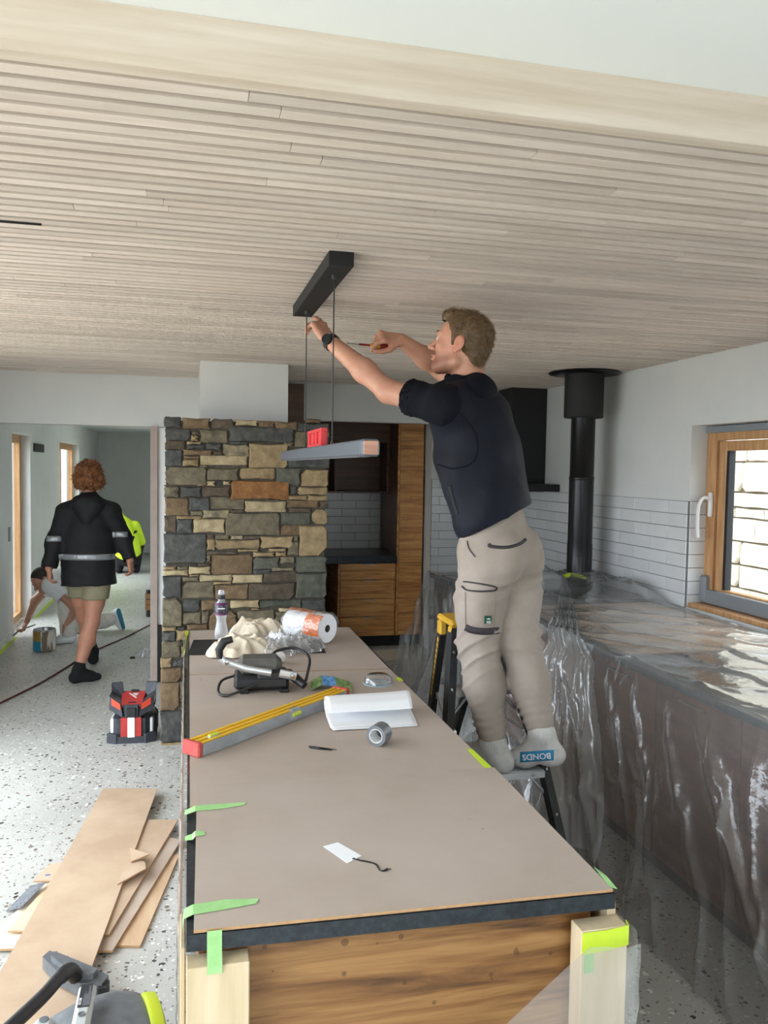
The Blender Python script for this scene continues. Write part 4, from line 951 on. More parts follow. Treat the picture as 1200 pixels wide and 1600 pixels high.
MB().lathe([(.0, -.16), (.018, -.16), (.018, .058), (.0165, .061), (.0165, -.15), (0, -.15)], cr, ax, 20).build('core', pm('cardboard_core', srgb(110, 108, 106), rough=.8), t, True)
m_or = pm('orange_wrapper', srgb(226, 110, 40), srgb(236, 128, 60), scale=12, rough=.3)
def arc_wrap(r, a0, a1, h0, h1, mat, name):
    axv = Vector(ax); up = Vector((0, 0, 1)); sd_ = axv.cross(up).normalized(); vs = []; fs = []; n_ = 16
    for h_ in (h0, (h0 + h1) / 2, h1):
        for k in range(n_ + 1):
            a = a0 + (a1 - a0) * k / n_; rr = r * (1 + .03 * math.sin(k * 2.1 + h_ * 60))
            p = Vector(cr) + axv * h_ + up * (rr * math.sin(a)) + sd_ * (rr * math.cos(a)); vs.append(tuple(p))
    for i in range(2):
        for k in range(n_): fs.append((i * (n_ + 1) + k, i * (n_ + 1) + k + 1, (i + 1) * (n_ + 1) + k + 1, (i + 1) * (n_ + 1) + k))
    return MB().add(vs, fs).build(name, mat, t, True)
arc_wrap(.073, -.4, 1.1, -.03, .064, m_or, 'orange_wrap'); arc_wrap(.073, 1.2, 2.3, -.17, -.02, m_or, 'orange_wrap')
arc_wrap(.0765, -.2, 3.0, -.172, .066, film('wrap_film', haze=.12, gloss=.8, rough=.06, bump=.6, bscale=40), 'clear_wrap')
t = thing('sealant_tube', 'silver and white sealant tube lying behind the corded tool', 'tube', (.30, 3.32, T))
MB().tube([(.19, 3.26, T + .022), (.205, 3.27, T + .022)], .011, 12).build('cap', m_whitepl, t, True)
MB().tube([(.205, 3.27, T + .024), (.36, 3.36, T + .024)], .023, 16).build('barrel', pm('silver_tube', srgb(196, 200, 206), srgb(160, 168, 180), scale=30, rough=.3, metal=.4), t, True)
MB().tube([(.36, 3.36, T + .024), (.39, 3.377, T + .024)], [.0235, .0235], 16).build('end_band', m_whitepl, t, True)
tag(MB().tube([(.20, 4.05, T + .006), (.285, 4.06, T + .006)], [.005, .006], 8).build('blue_pen', pm('blue_plastic', srgb(36, 74, 150), rough=.4)), 'blue pen behind the drink bottle on the island', 'pen')
tag(mound(.26, 3.94, .03, .02, .02, 4, 'green_packet', m_lime, 'small lime packet beside the blue pen on the island', 'packet', n=16), None)
t = thing('card_packet', 'crumpled green and blue printed card packet behind the level', 'packet', (.55, 2.92, T))
for k, (x0_, x1_, cc) in enumerate(((.475, .515, (96, 130, 66)), (.515, .565, (70, 128, 186)), (.565, .62, (104, 136, 74)))):
    hgt = (.004, .028, .022, .004)
    slabq([(x0_ - .03, 2.92 - .02 * k, T + hgt[k]), (x1_ - .03, 2.91 - .02 * k, T + hgt[k + 1]), (x1_ - .02, 2.99 - .01 * k, T + hgt[k + 1] + .012), (x0_ - .02, 3.0 - .01 * k, T + hgt[k] + .012)], .0008).build('card_panel', pm('card_%d' % k, srgb(*cc), srgb(*(min(255, q_ + 50) for q_ in cc)), scale=60, rough=.4, lo=.45, hi=.55), t)
t = thing('blister_pack', 'clear oval plastic blister pack with a pale blue base beside the papers', 'packaging', (.715, 2.985, T))
MB().lathe([(.0, .004), (.052, .003), (.058, .001), (.058, .0)], (.715, 2.985, T), n=28).build('blue_base', pm('pale_blue', srgb(170, 206, 220), rough=.4), t, True)
MB().lathe([(.056, .004), (.052, .024), (.040, .034), (.0, .036)], (.715, 2.985, T), n=28).build('clear_dome', film('dome_plastic', haze=.1, gloss=.9, rough=.05, bump=.2, bscale=40), t, True)
# wood shavings
rr_ = random.Random(5)
for k in range(14):
    x_, y_ = rr_.choice(((.14, 2.62), (.47, 2.42), (.52, 2.2), (.68, 1.72), (.10, 3.15))); x_ += rr_.uniform(-.05, .05); y_ += rr_.uniform(-.06, .06)
    MBk = MB().box((-.004, -.0012, 0), (.004, .0012, .0012), 0, Matrix.Translation((x_, y_, (.9277 + (y_ - 1.43) / .64 * .0070 if y_ < 2.06 else T + .0001))) @ Matrix.Rotation(rr_.uniform(0, 3), 4, 'Z'))
    tag(MBk.build('wood_shaving', m_mdfdust), 'tiny pale wood chip ' + ('beside the corded tool' if y_ > 2.9 else 'behind the spirit level' if x_ < .3 else 'between the level and the drill bits' if y_ > 2.33 else 'by the drill bits and tape roll' if y_ > 2.05 else 'on the bare end board') + ' on the island', 'wood chip', 'wood chips on the island')

# ------------------------------------------------------------------ floor on the left
def fb(pts, z, th, label, mat=m_mdfdust, dz=(0, 0, 0, 0)):
    return board([(p[0], p[1], z + d) for p, d in zip(pts, dz)], th, label, mat, 'mdf_offcut', 'loose boards on the floor')
fb([(-.40, 2.0), (-.70, 2.06), (-.428, 4.42), (-.150, 4.36)][::-1], .040, .009, 'widest tan board lying on top of the floor offcuts', dz=(.0, .0, .0, .0))
fb([(-.178, 4.00), (-.040, 3.97), (-.275, 3.03), (-.41, 3.05)], .030, .009, 'tan offcut directly under the widest board beside the island')
fb([(-.030, 3.93), (-.024, 3.77), (-.255, 2.94), (-.40, 2.965), (-.20, 3.9)][::-1], .020, .009, 'grey-tan offcut between two others on the island side of the widest board', pm('grey_board', srgb(170, 152, 136), srgb(186, 170, 154), scale=4, rough=.8))
fb([(-.045, 3.72), (-.028, 3.66), (-.162, 2.965), (-.245, 2.985), (-.15, 3.6)][::-1], .010, .009, 'lowest tan offcut closest to the island on the floor', pm('plywood', srgb(190, 158, 124), srgb(206, 178, 146), scale=6, stretch=(4, .6, 1), rough=.8))
fb([(-.48, 3.46), (-.545, 3.475), (-.640, 3.13), (-.50, 3.10)], .030, .007, 'small pale offcut on the open floor side of the widest board', pm('pale_board', srgb(214, 190, 156), srgb(224, 204, 174), scale=4, rough=.8))
fb([(-.50, 3.50), (-.575, 3.49), (-.72, 3.05), (-.52, 3.02)], .016, .008, 'whitish offcut under the small pale one on the open floor side', pm('white_faced_board', srgb(206, 194, 178), srgb(216, 206, 192), scale=4, rough=.7))
fb([(-.46, 3.66), (-.575, 3.635), (-.615, 3.50), (-.44, 3.47)], .026, .006, 'jagged card scrap with a blue mark on the open floor side', pm('card_scrap', srgb(198, 176, 152), rough=.85))
tag(MB().box((-.575, 3.535, .0262), (-.555, 3.545, .0266)).build('blue_sticker', pm('blue_mark', srgb(60, 104, 176), rough=.6)), 'tiny blue sticker on the jagged card scrap', 'sticker')
fb([(-.25, 3.60), (-.172, 3.52), (-.165, 3.45), (-.27, 3.34)], .046, .006, 'small triangular brown offcut on the narrower tan board', dz=(0, .006, .012, .012))
fb([(-.245, 3.66), (-.185, 3.60), (-.155, 3.56), (-.23, 3.52)], .056, .006, 'small notched offcut leaning above the triangular one', dz=(.0, .004, .01, .004))
t = thing('perforated_plate', 'grey perforated steel nail plate leaning on the floor offcuts', 'metal plate', (-.63, 3.37, .01))
PM = axes((-.685, 3.32, .006), (.42, .9, .12), (.8, -.4, .32))
mb = MB(); nx_, ny_ = 7, 4; hw = .16 / nx_; hh_ = .075 / ny_
for i in range(nx_):
    for j in range(ny_):
        x0_, y0_ = i * hw, j * hh_; r_ = .0042; cxx, cyy = x0_ + hw / 2, y0_ + hh_ / 2; k8 = []
        sq = [(x0_, y0_), (x0_ + hw, y0_), (x0_ + hw, y0_ + hh_), (x0_, y0_ + hh_)]
        vs = [(*p, 0) for p in sq] + [(cxx + r_ * a, cyy + r_ * b, 0) for a, b in ((-.8, -.8), (.8, -.8), (.8, .8), (-.8, .8))]
        mb.add([tuple(PM @ Vector(v)) for v in vs], [(k, (k + 1) % 4, 4 + (k + 1) % 4, 4 + k) for k in range(4)])
o = mb.build('plate', pm('galvanised', srgb(112, 116, 122), srgb(130, 134, 140), scale=30, rough=.45, metal=.6), t)
bm_ = bmesh.new(); bm_.from_mesh(o.data); bmesh.ops.remove_doubles(bm_, verts=bm_.verts, dist=.0005); bm_.to_mesh(o.data); bm_.free()
md = o.modifiers.new('thick', 'SOLIDIFY'); md.thickness = .0016

# vacuum
t = thing('vacuum_cleaner', 'grey and lime cordless vacuum with a black floor head on the widest board', 'vacuum', (-.25, 2.2, .04))
m_vg = pm('vac_grey', srgb(88, 92, 96), srgb(104, 108, 112), scale=25, rough=.5); m_vl = pm('vac_light', srgb(176, 182, 182), rough=.45)
vs = [(-.470, 2.83), (-.452, 2.862), (-.245, 2.68), (-.262, 2.637), (-.33, 2.655), (-.405, 2.725)]
MB().prism(vs, .048, .092).prism([(-.44, 2.80), (-.43, 2.82), (-.28, 2.69), (-.29, 2.665), (-.335, 2.67), (-.39, 2.73)], .092, .112).build('floor_head', m_vg, t)
MB().box((-.275, 2.63, .047), (-.24, 2.67, .085), .004).build('head_end', m_black, t)
for k in range(5): MB().box((-.448 + k * .04, 2.868 - k * .0355, .06), (-.43 + k * .04, 2.878 - k * .0355, .078), .002).build('bristle_comb', m_black, t)
MB().tube(catmull([(-.345, 2.68, .10), (-.36, 2.66, .135), (-.385, 2.60, .15), (-.42, 2.52, .148), (-.50, 2.38, .145), (-.62, 2.18, .14)], 6), [.024] * 12 + [.021] * 19, 14).build('tube', m_black, t, True)
VM = Matrix.Translation((-.205, 2.215, .165)) @ Matrix.Rotation(.25, 4, 'Z')
vb = []
for k, (x_, rx_, rz_) in enumerate(((-.19, .03, .03), (-.18, .07, .06), (-.13, .105, .085), (-.05, .125, .10), (.04, .125, .10), (.09, .11, .09), (.105, .10, .085))):
    for a in range(24): vb.append(tuple(VM @ Vector((x_, rx_ * 1.5 * math.cos(a * math.pi / 12), rz_ * 1.15 * math.sin(a * math.pi / 12)))))
fs = [(i * 24 + a, i * 24 + (a + 1) % 24, (i + 1) * 24 + (a + 1) % 24, (i + 1) * 24 + a) for i in range(6) for a in range(24)] + [tuple(range(24)), tuple(range(144, 168))]
MB().add(vb, fs).build('body', m_vg, t, True)
MB().lathe([(.0, 0), (.12, 0), (.125, .01), (.12, .035), (.09, .045), (0, .046)], tuple(VM @ Vector((.10, 0, -.01))), tuple((VM.to_3x3() @ Vector((1, 0, 0)))), 28).build('lime_end', pm('lime_plastic', srgb(176, 190, 40), rough=.45), t, True)
MB().box((-.285, 2.03, .292), (-.240, 2.285, .325), .011).build('handle', m_vl, t)
hl = MB().box((-.278, 2.175, .3252), (-.247, 2.272, .3262)).build('rating_label', pm('label_black', srgb(44, 46, 50), rough=.4), t)
HM = axes((-.275, 2.190, .2938), (0, 1, 0), (-1, 0, 0))
textmesh('RYOBI', .010, axes((-.2725, 2.200, .3265), (0, 1, 0), (-1, 0, 0))).build('label_lettering', m_wp, hl)
mb = MB()
for k in range(7): mb.box((-.2655 + k * .0026, 2.18, .3262), (-.2643 + k * .0026, 2.18 + rr_.uniform(.04, .085), .3265))
o = mb.build('fine_print', m_print, hl); o['kind'] = 'stuff'
MB().lathe([(.0, 0), (.008, 0), (.009, .004), (.0, .002)], (-.263, 2.145, .325), n=14).build('hanging_hole', m_vg, t)
MB().box((-.40, 2.12, .2), (-.335, 2.25, .272), .018).build('battery', m_vl, t)
MB().lathe([(0, 0), (.012, 0), (.012, .003), (0, .004)], (-.367, 2.225, .272), n=14).build('battery_button', m_vg, t)

# site light
t = thing('site_light', 'red and black stacked rechargeable work light beside the stone pier', 'work light', (-.335, 5.33, 0))
SM = Matrix.Translation((-.335, 5.33, 0)) @ Matrix.Rotation(-.06, 4, 'Z')
m_dk = pm('dark_blue_grey_plastic', srgb(46, 49, 56), srgb(58, 61, 68), scale=30, rough=.55); m_rd = pm('tool_red', srgb(172, 44, 42), srgb(184, 56, 50), scale=20, rough=.45)
m_lens = pm('white_lens', srgb(228, 232, 232), rough=.3)
def oct_(hx, hy, c): return [(-hx + c, -hy), (hx - c, -hy), (hx, -hy + c), (hx, hy - c), (hx - c, hy), (-hx + c, hy), (-hx, hy - c), (-hx, -hy + c)]
lo_ = MB().prism(oct_(.145, .10, .05), .0, .045, SM).prism(oct_(.115, .085, .03), .045, .155, SM).build('lower_housing', m_dk, t)
MB().prism([(-.062, -.102), (.062, -.102), (.062, -.085), (-.062, -.085)], .045, .165, SM).build('red_front', m_rd, lo_)
MB().box((-.02, -.108, .04), (.024, -.10, .168), .002, SM).build('lens_strip', m_lens, lo_)
for sx in (-1, 1):
    MB().box((sx * .118 - .012, -.06, .05), (sx * .118 + .012, .05, .15), .006, SM).build('side_lens', m_lens, lo_)
    MB().prism([(-.15, -.075), (-.09, -.105), (-.075, -.095), (-.13, -.05)] if sx < 0 else [(.15, -.075), (.13, -.05), (.075, -.095), (.09, -.105)], 0, .06, SM).build('corner_bumper', m_dk, lo_)
up_ = MB().prism(oct_(.07, .095, .03), .165, .245, SM).build('upper_housing', m_dk, t)
for sx in (-1, 1):
    w_ = MB().add([tuple(SM @ Vector((sx * a, b, c))) for a, b, c in ((.05, -.105, .17), (.135, -.08, .215), (.135, .08, .215), (.05, .10, .17), (.06, -.10, .25), (.135, -.075, .30), (.135, .075, .30), (.06, .095, .25))], [(0, 1, 2, 3), (4, 5, 6, 7), (0, 1, 5, 4), (1, 2, 6, 5), (2, 3, 7, 6), (3, 0, 4, 7)]).build('light_wing', m_dk, t)
    MB().box((sx * .136 - .003, -.055, .245), (sx * .136 + .003, .055, .29), .001, SM).build('lens', m_lens, w_)
    MB().add([tuple(SM @ Vector((sx * a, b, c))) for a, b, c in ((.062, -.1045, .215), (.12, -.088, .245), (.12, -.088, .29), (.065, -.104, .255))], [(0, 1, 2, 3)]).build('red_panel', pm('orange_red', srgb(214, 74, 48), rough=.4), w_)
    MB().add([tuple(SM @ Vector((sx * a, b, c))) for a, b, c in ((.062, .05, .25), (.135, .04, .30), (.14, .06, .345), (.075, .075, .345), (.062, .085, .25), (.135, .075, .30), (.14, .085, .345), (.075, .095, .345))], [(0, 1, 2, 3), (4, 5, 6, 7), (0, 1, 5, 4), (1, 2, 6, 5), (2, 3, 7, 6), (3, 0, 4, 7)]).build('wing_tip', m_dk, w_)
r_ = MB().add([tuple(SM @ Vector(p)) for p in ((-.062, -.085, .246), (.062, -.085, .246), (.075, .085, .285), (-.075, .085, .285), (-.062, -.085, .23), (.062, -.085, .23), (.075, .085, .24), (-.075, .085, .24))], [(0, 1, 2, 3), (4, 5, 6, 7), (0, 1, 5, 4), (1, 2, 6, 5), (2, 3, 7, 6), (3, 0, 4, 7)]).build('red_top', m_rd, t)
MB().box((-.026, -.107, .16), (.03, -.088, .225), .004, SM).build('latch', m_black, t)
LGM = SM @ axes((0.0, .02, .2725), (1, 0, 0), (0, .17, .039))
MB().prism([(-.03, .03), (-.022, .03), (.026, -.03), (.016, -.03)], 0, .001, LGM).build('logo_bolt', m_lens, r_); MB().prism([(-.01, .03), (.03, .03), (.026, .018), (.004, .018)], 0, .001, LGM).build('logo_bolt', m_lens, r_); MB().prism([(.0, .012), (.026, .012), (.022, .002), (.008, .002)], 0, .001, LGM).build('logo_bolt', m_lens, r_)
MB().box((-.02, -.07, .249), (.028, -.06, .256), .002, SM).build('top_slot', m_black, r_); MB().box((-.02, .07, .28), (.03, .085, .296), .003, SM).build('top_handle', m_black, r_)
MB().box((.10, -.05, .04), (.15, .09, .17), .014, SM).build('battery_pack', m_black, t)
MB().tube(catmull([tuple(SM @ Vector(p)) for p in ((.12, .0, .21), (.15, -.02, .19), (.15, -.02, .16), (.13, 0, .15))], 5), .004, 6).build('strap_loop', m_black, t)

# hall floor things
tag(MB().tube(catmull([(-1.62, 5.0, .007), (-1.50, 5.75, .007), (-1.32, 6.28, .007), (-1.12, 6.85, .007), (-.86, 7.85, .007), (-.6, 8.5, .007), (-.36, 9.2, .007), (-.1, 9.7, .007)], 10), .0075, 8).build('extension_cord', pm('red_brown_cord', srgb(112, 46, 40), srgb(70, 36, 34), scale=14, rough=.6), None, True), 'dark red extension cord running across the terrazzo into the hall', 'cord')
t = thing('paint_tin', 'dripped paint tin in teal and ochre in front of the painter', 'paint tin', (-1.30, 8.05, 0))
tc_ = (-1.30, 8.05, 0)
MB().lathe([(.0, .002), (.098, .002), (.1, .006), (.1, .20), (.097, .203), (.094, .2), (.094, .15), (.0, .15)], tc_, n=32).build('tin', m_steel, t, True)
def wrap(a0, a1, z0_, z1_, mat, r0=.1012, name='paint_patch'):
    vs = []; n_ = 8
    for k in range(n_ + 1):
        a = a0 + (a1 - a0) * k / n_; vs += [(tc_[0] + r0 * math.cos(a), tc_[1] + r0 * math.sin(a), z0_), (tc_[0] + r0 * math.cos(a), tc_[1] + r0 * math.sin(a), z1_)]
    return MB().add(vs, [(2 * k, 2 * k + 2, 2 * k + 3, 2 * k + 1) for k in range(n_)]).build(name, mat, t, True)
wrap(-3.4, -1.75, .01, .10, pm('teal', srgb(30, 130, 168), rough=.5)); wrap(-3.4, -1.75, .1, .19, pm('ochre', srgb(150, 122, 60), rough=.5)); wrap(-1.75, .4, .008, .19, pm('drip_brown', srgb(112, 100, 84), srgb(214, 208, 196), scale=26, stretch=(1, 1, .12), rough=.6, lo=.5, hi=.58))
MB().lathe([(.0, .15), (.0938, .15)], tc_, n=28).build('white_paint', m_white, t)
t = thing('wooden_crate', 'small brown wooden crate on the hall floor behind the door jamb', 'crate', (-.37, 9.7, .08))
for k in range(3): MB().box((-.47, 9.6, .085 + k * .065), (-.25, 9.62, .14 + k * .065), .003).build('slat', pm('crate_%d' % k, srgb(150, 112, 72), srgb(170, 132, 90), scale=8, rough=.8), t)
MB().box((-.465, 9.62, .085), (-.255, 9.86, .27)).build('box_body', m_walnut, t)
for q_ in (-.44, -.36, -.29): MB().lathe([(0, 0), (.03, .0), (.025, .04), (0, .045)], (q_, 9.7, .265), n=10).build('dark_contents', m_black, t)
for q_ in ((-.43, 9.66), (-.29, 9.66), (-.43, 9.82), (-.29, 9.82)): MB().lathe([(.03, 0), (.035, .02), (.03, .088)], (*q_, 0), n=12).build('castor', m_rubber, t)
o = mound(-.37, 7.66, .07, .07, .10, 8, 'plastic_scrap', m_filmw, 'small crumpled clear plastic scrap on the floor by the door jamb', 'plastic', z0=0, amp=.7, n=36)
tag(MB().lathe([(.0, 0), (.025, .0), (.022, .012), (.0, .016)], (-.48, 7.58, 0), n=12).build('bottle_top', m_black, None, True), 'little black cap next to the plastic scrap on the floor', 'cap')

# ------------------------------------------------------------------ people: smooth implicit bodies meshed on a grid
V3 = lambda *a: np.array(a, float)
def nrm(v): v = np.array(v, float); return v / np.linalg.norm(v)
def cap(a, b, ra, rb=None, k=.02, n=None, f=1.0, op='u'):
    return dict(t='c', a=np.array(a, float), b=np.array(b, float), ra=ra, rb=ra if rb is None else rb, k=k, n=None if n is None else nrm(n), f=f, op=op)
def ell(c, r, ax=None, k=.02, op='u'):
    return dict(t='e', c=np.array(c, float), r=np.array(r, float), A=np.eye(3) if ax is None else np.array(ax, float), k=k, op=op)
def chain(pts, rs, k=.02, **kw): return [cap(pts[i], pts[i + 1], rs[i], rs[i + 1], k, **kw) for i in range(len(pts) - 1)]
def cutp(p, n, k=.004):      # keep the side the normal points to
    return dict(t='p', p=np.array(p, float), n=nrm(n), k=k, op='i')
def grow(prims, d): 
    out = []
    for p in prims:
        q = dict(p)
        if q['t'] == 'c': q['ra'] = q['ra'] + d; q['rb'] = q['rb'] + d
        if q['t'] == 'e': q['r'] = q['r'] + d
        out.append(q)
    return out
def field(prims, lo, hi, h):
    n = np.maximum(np.ceil((hi - lo) / h).astype(int) + 1, 4)
    ax = [lo[i] + h * np.arange(n[i]) for i in range(3)]
    F = np.full(n, .5, np.float32)
    for p in prims:
        if p['t'] == 'p':
            d = -((ax[0][:, None, None] - p['p'][0]) * p['n'][0] + (ax[1][None, :, None] - p['p'][1]) * p['n'][1] + (ax[2][None, None, :] - p['p'][2]) * p['n'][2])
            F = np.maximum(F, d.astype(np.float32)); continue
        if p['t'] == 'c':
            R = max(p['ra'], p['rb']) * max(1, 1); mn = np.minimum(p['a'], p['b']) - R; mx = np.maximum(p['a'], p['b']) + R
        else:
            R = np.sqrt(((p['A'].T * p['r']) ** 2).sum(1)); mn = p['c'] - R; mx = p['c'] + R
        pad = p['k'] + 3 * h
        i0 = np.clip(np.floor((mn - pad - lo) / h).astype(int), 0, n); i1 = np.clip(np.ceil((mx + pad - lo) / h).astype(int) + 1, 0, n)
        if (i1 <= i0).any(): continue
        sl = tuple(slice(a, b) for a, b in zip(i0, i1))
        X = ax[0][sl[0]][:, None, None]; Yv = ax[1][sl[1]][None, :, None]; Z = ax[2][sl[2]][None, None, :]
        if p['t'] == 'c':
            ab = p['b'] - p['a']; L2 = max(ab.dot(ab), 1e-12)
            x, y, z = X - p['a'][0], Yv - p['a'][1], Z - p['a'][2]
            tt = np.clip((x * ab[0] + y * ab[1] + z * ab[2]) / L2, 0, 1)
            x = x - tt * ab[0]; y = y - tt * ab[1]; z = z - tt * ab[2]
            if p['n'] is not None:
                q = (x * p['n'][0] + y * p['n'][1] + z * p['n'][2]) * (1 / p['f'] - 1)
                x = x + q * p['n'][0]; y = y + q * p['n'][1]; z = z + q * p['n'][2]
            d = np.sqrt(x * x + y * y + z * z) - (p['ra'] + tt * (p['rb'] - p['ra']))
        else:
            A, r = p['A'], p['r']; x, y, z = X - p['c'][0], Yv - p['c'][1], Z - p['c'][2]
            q = [(A[i][0] * x + A[i][1] * y + A[i][2] * z) / r[i] for i in range(3)]
            k0 = np.sqrt(q[0] ** 2 + q[1] ** 2 + q[2] ** 2) + 1e-9
            k1 = np.sqrt((q[0] / r[0]) ** 2 + (q[1] / r[1]) ** 2 + (q[2] / r[2]) ** 2) + 1e-9
            d = k0 * (k0 - 1) / k1
        d = d.astype(np.float32); B_ = F[sl]; k = p['k']
        if p['op'] == 'u':
            hh = np.clip(.5 + .5 * (B_ - d) / k, 0, 1); F[sl] = B_ * (1 - hh) + d * hh - k * hh * (1 - hh)
        elif p['op'] == 's':
            hh = np.clip(.5 - .5 * (B_ + d) / k, 0, 1); F[sl] = B_ * (1 - hh) - d * hh + k * hh * (1 - hh)
    return F, ax
def nets(F, lo, h):
    S = F < 0; n = F.shape
    c = np.zeros([m - 1 for m in n], np.int8)
    for i in (0, 1):
        for j in (0, 1):
            for k in (0, 1): c += S[i:n[0] - 1 + i, j:n[1] - 1 + j, k:n[2] - 1 + k]
    act = (c > 0) & (c < 8); I = np.argwhere(act)
    if len(I) == 0: return np.zeros((0, 3)), np.zeros((0, 4), int)
    idx = np.full(c.shape, -1, np.int64); idx[act] = np.arange(len(I))
    acc = np.zeros((len(I), 3)); cnt = np.zeros(len(I))
    cor = [(i, j, k) for i in (0, 1) for j in (0, 1) for k in (0, 1)]
    val = {q: F[I[:, 0] + q[0], I[:, 1] + q[1], I[:, 2] + q[2]] for q in cor}
    for q in cor:
        for a in range(3):
            if q[a] == 0:
                r = list(q); r[a] = 1; r = tuple(r); va, vb = val[q], val[r]; m = (va < 0) != (vb < 0)
                tt = np.where(m, va / np.where(m, va - vb, 1), 0)
                p = np.array(q, float)[None, :] + np.eye(3)[a][None, :] * tt[:, None]
                acc[m] += p[m]; cnt[m] += 1
    Vx = lo + h * (I + acc / cnt[:, None]); Q = []
    for a in range(3):
        b, d = (a + 1) % 3, (a + 2) % 3
        s0 = [slice(None)] * 3; s1 = [slice(None)] * 3; s0[a] = slice(0, -1); s1[a] = slice(1, None)
        E = np.argwhere(S[tuple(s0)] != S[tuple(s1)])
        E = E[(E[:, b] > 0) & (E[:, d] > 0) & (E[:, b] < n[b] - 1) & (E[:, d] < n[d] - 1)]
        flip = S[tuple(E.T)]
        def cell(ob, od):
            e = E.copy(); e[:, b] += ob; e[:, d] += od; return idx[e[:, 0], e[:, 1], e[:, 2]]
        q = np.stack([cell(-1, -1), cell(0, -1), cell(0, 0), cell(-1, 0)], 1)
        q[~flip] = q[~flip][:, ::-1]; Q.append(q)
    Q = np.concatenate(Q); Q = Q[(Q >= 0).all(1)]
    return Vx, Q
def bounds(prims, pad):
    mn, mx = [], []
    for p in prims:
        if p['op'] != 'u': continue
        if p['t'] == 'c': R = max(p['ra'], p['rb']); mn.append(np.minimum(p['a'], p['b']) - R); mx.append(np.maximum(p['a'], p['b']) + R)
        else: R = np.sqrt(((p['A'].T * p['r']) ** 2).sum(1)); mn.append(p['c'] - R); mx.append(p['c'] + R)
    return np.min(mn, 0) - pad, np.max(mx, 0) + pad
def implicit(prims, h, lo=None, hi=None):
    if lo is None: lo, hi = bounds(prims, 4 * h)
    F, ax = field(prims, np.array(lo, float), np.array(hi, float), h)
    return nets(F, np.array(lo, float), h)
def vnormals(V, Q):
    N = np.zeros_like(V); a = V[Q[:, 0]]; b = V[Q[:, 1]]; c = V[Q[:, 2]]; d = V[Q[:, 3]]
    fn = np.cross(c - a, d - b)
    for k in range(4): np.add.at(N, Q[:, k], fn)
    return N / (np.linalg.norm(N, axis=1, keepdims=True) + 1e-12)
def skinobj(V, Q, name, mat, parent=None, colors=None, origin=None):
    me = bpy.data.meshes.new(name)
    c = np.array([V[:, 0].mean(), V[:, 1].mean(), V[:, 2].min()]) if origin is None else np.array(origin, float)
    W = (V - c).astype(np.float32)
    me.vertices.add(len(W)); me.vertices.foreach_set('co', W.ravel())
    me.loops.add(len(Q) * 4); me.loops.foreach_set('vertex_index', Q.ravel().astype(np.int32))
    me.polygons.add(len(Q)); me.polygons.foreach_set('loop_start', np.arange(0, len(Q) * 4, 4, dtype=np.int32))
    me.polygons.foreach_set('use_smooth', np.ones(len(Q), bool)); me.update(calc_edges=True); me.validate()
    if colors is not None:
        at = me.color_attributes.new('tone', 'FLOAT_COLOR', 'POINT')
        at.data.foreach_set('color', np.concatenate([colors, np.ones((len(colors), 1))], 1).astype(np.float32).ravel())
    return link(name, me, mat, parent, c)
def compact(V, Q):
    u, inv = np.unique(Q.ravel(), return_inverse=True); return V[u], inv.reshape(-1, 4)
def regions(prims, coarse, boxes):
    """one surface, meshed finer inside the given boxes (lo, hi, h)"""
    V, Q = implicit(prims, coarse); C_ = V[Q].mean(1); keep = np.ones(len(Q), bool)
    for lo, hi, h in boxes: keep &= ~((C_ > np.array(lo)) & (C_ < np.array(hi))).all(1)
    V, Q = compact(V, Q[keep]); Vs, Qs = [V], [Q]; n = len(V)
    for lo, hi, h in boxes:
        e = coarse * .6
        v, q = implicit(prims, h, np.array(lo) - e - 2 * h, np.array(hi) + e + 2 * h); c_ = v[q].mean(1)
        v, q = compact(v, q[((c_ > np.array(lo) - e) & (c_ < np.array(hi) + e)).all(1)])
        Vs.append(v); Qs.append(q + n); n += len(v)
    return np.concatenate(Vs), np.concatenate(Qs)
def snoise(P, seed, f, n=5):
    r = np.random.RandomState(seed); s = np.zeros(len(P))
    for k in range(n):
        d = r.normal(size=3); d /= np.linalg.norm(d); s += np.sin(P @ d * f * r.uniform(.7, 1.5) + r.uniform(0, 6.28) + 1.2 * np.sin(P @ np.roll(d, 1) * f * .6 + k))
    return s / n ** .5

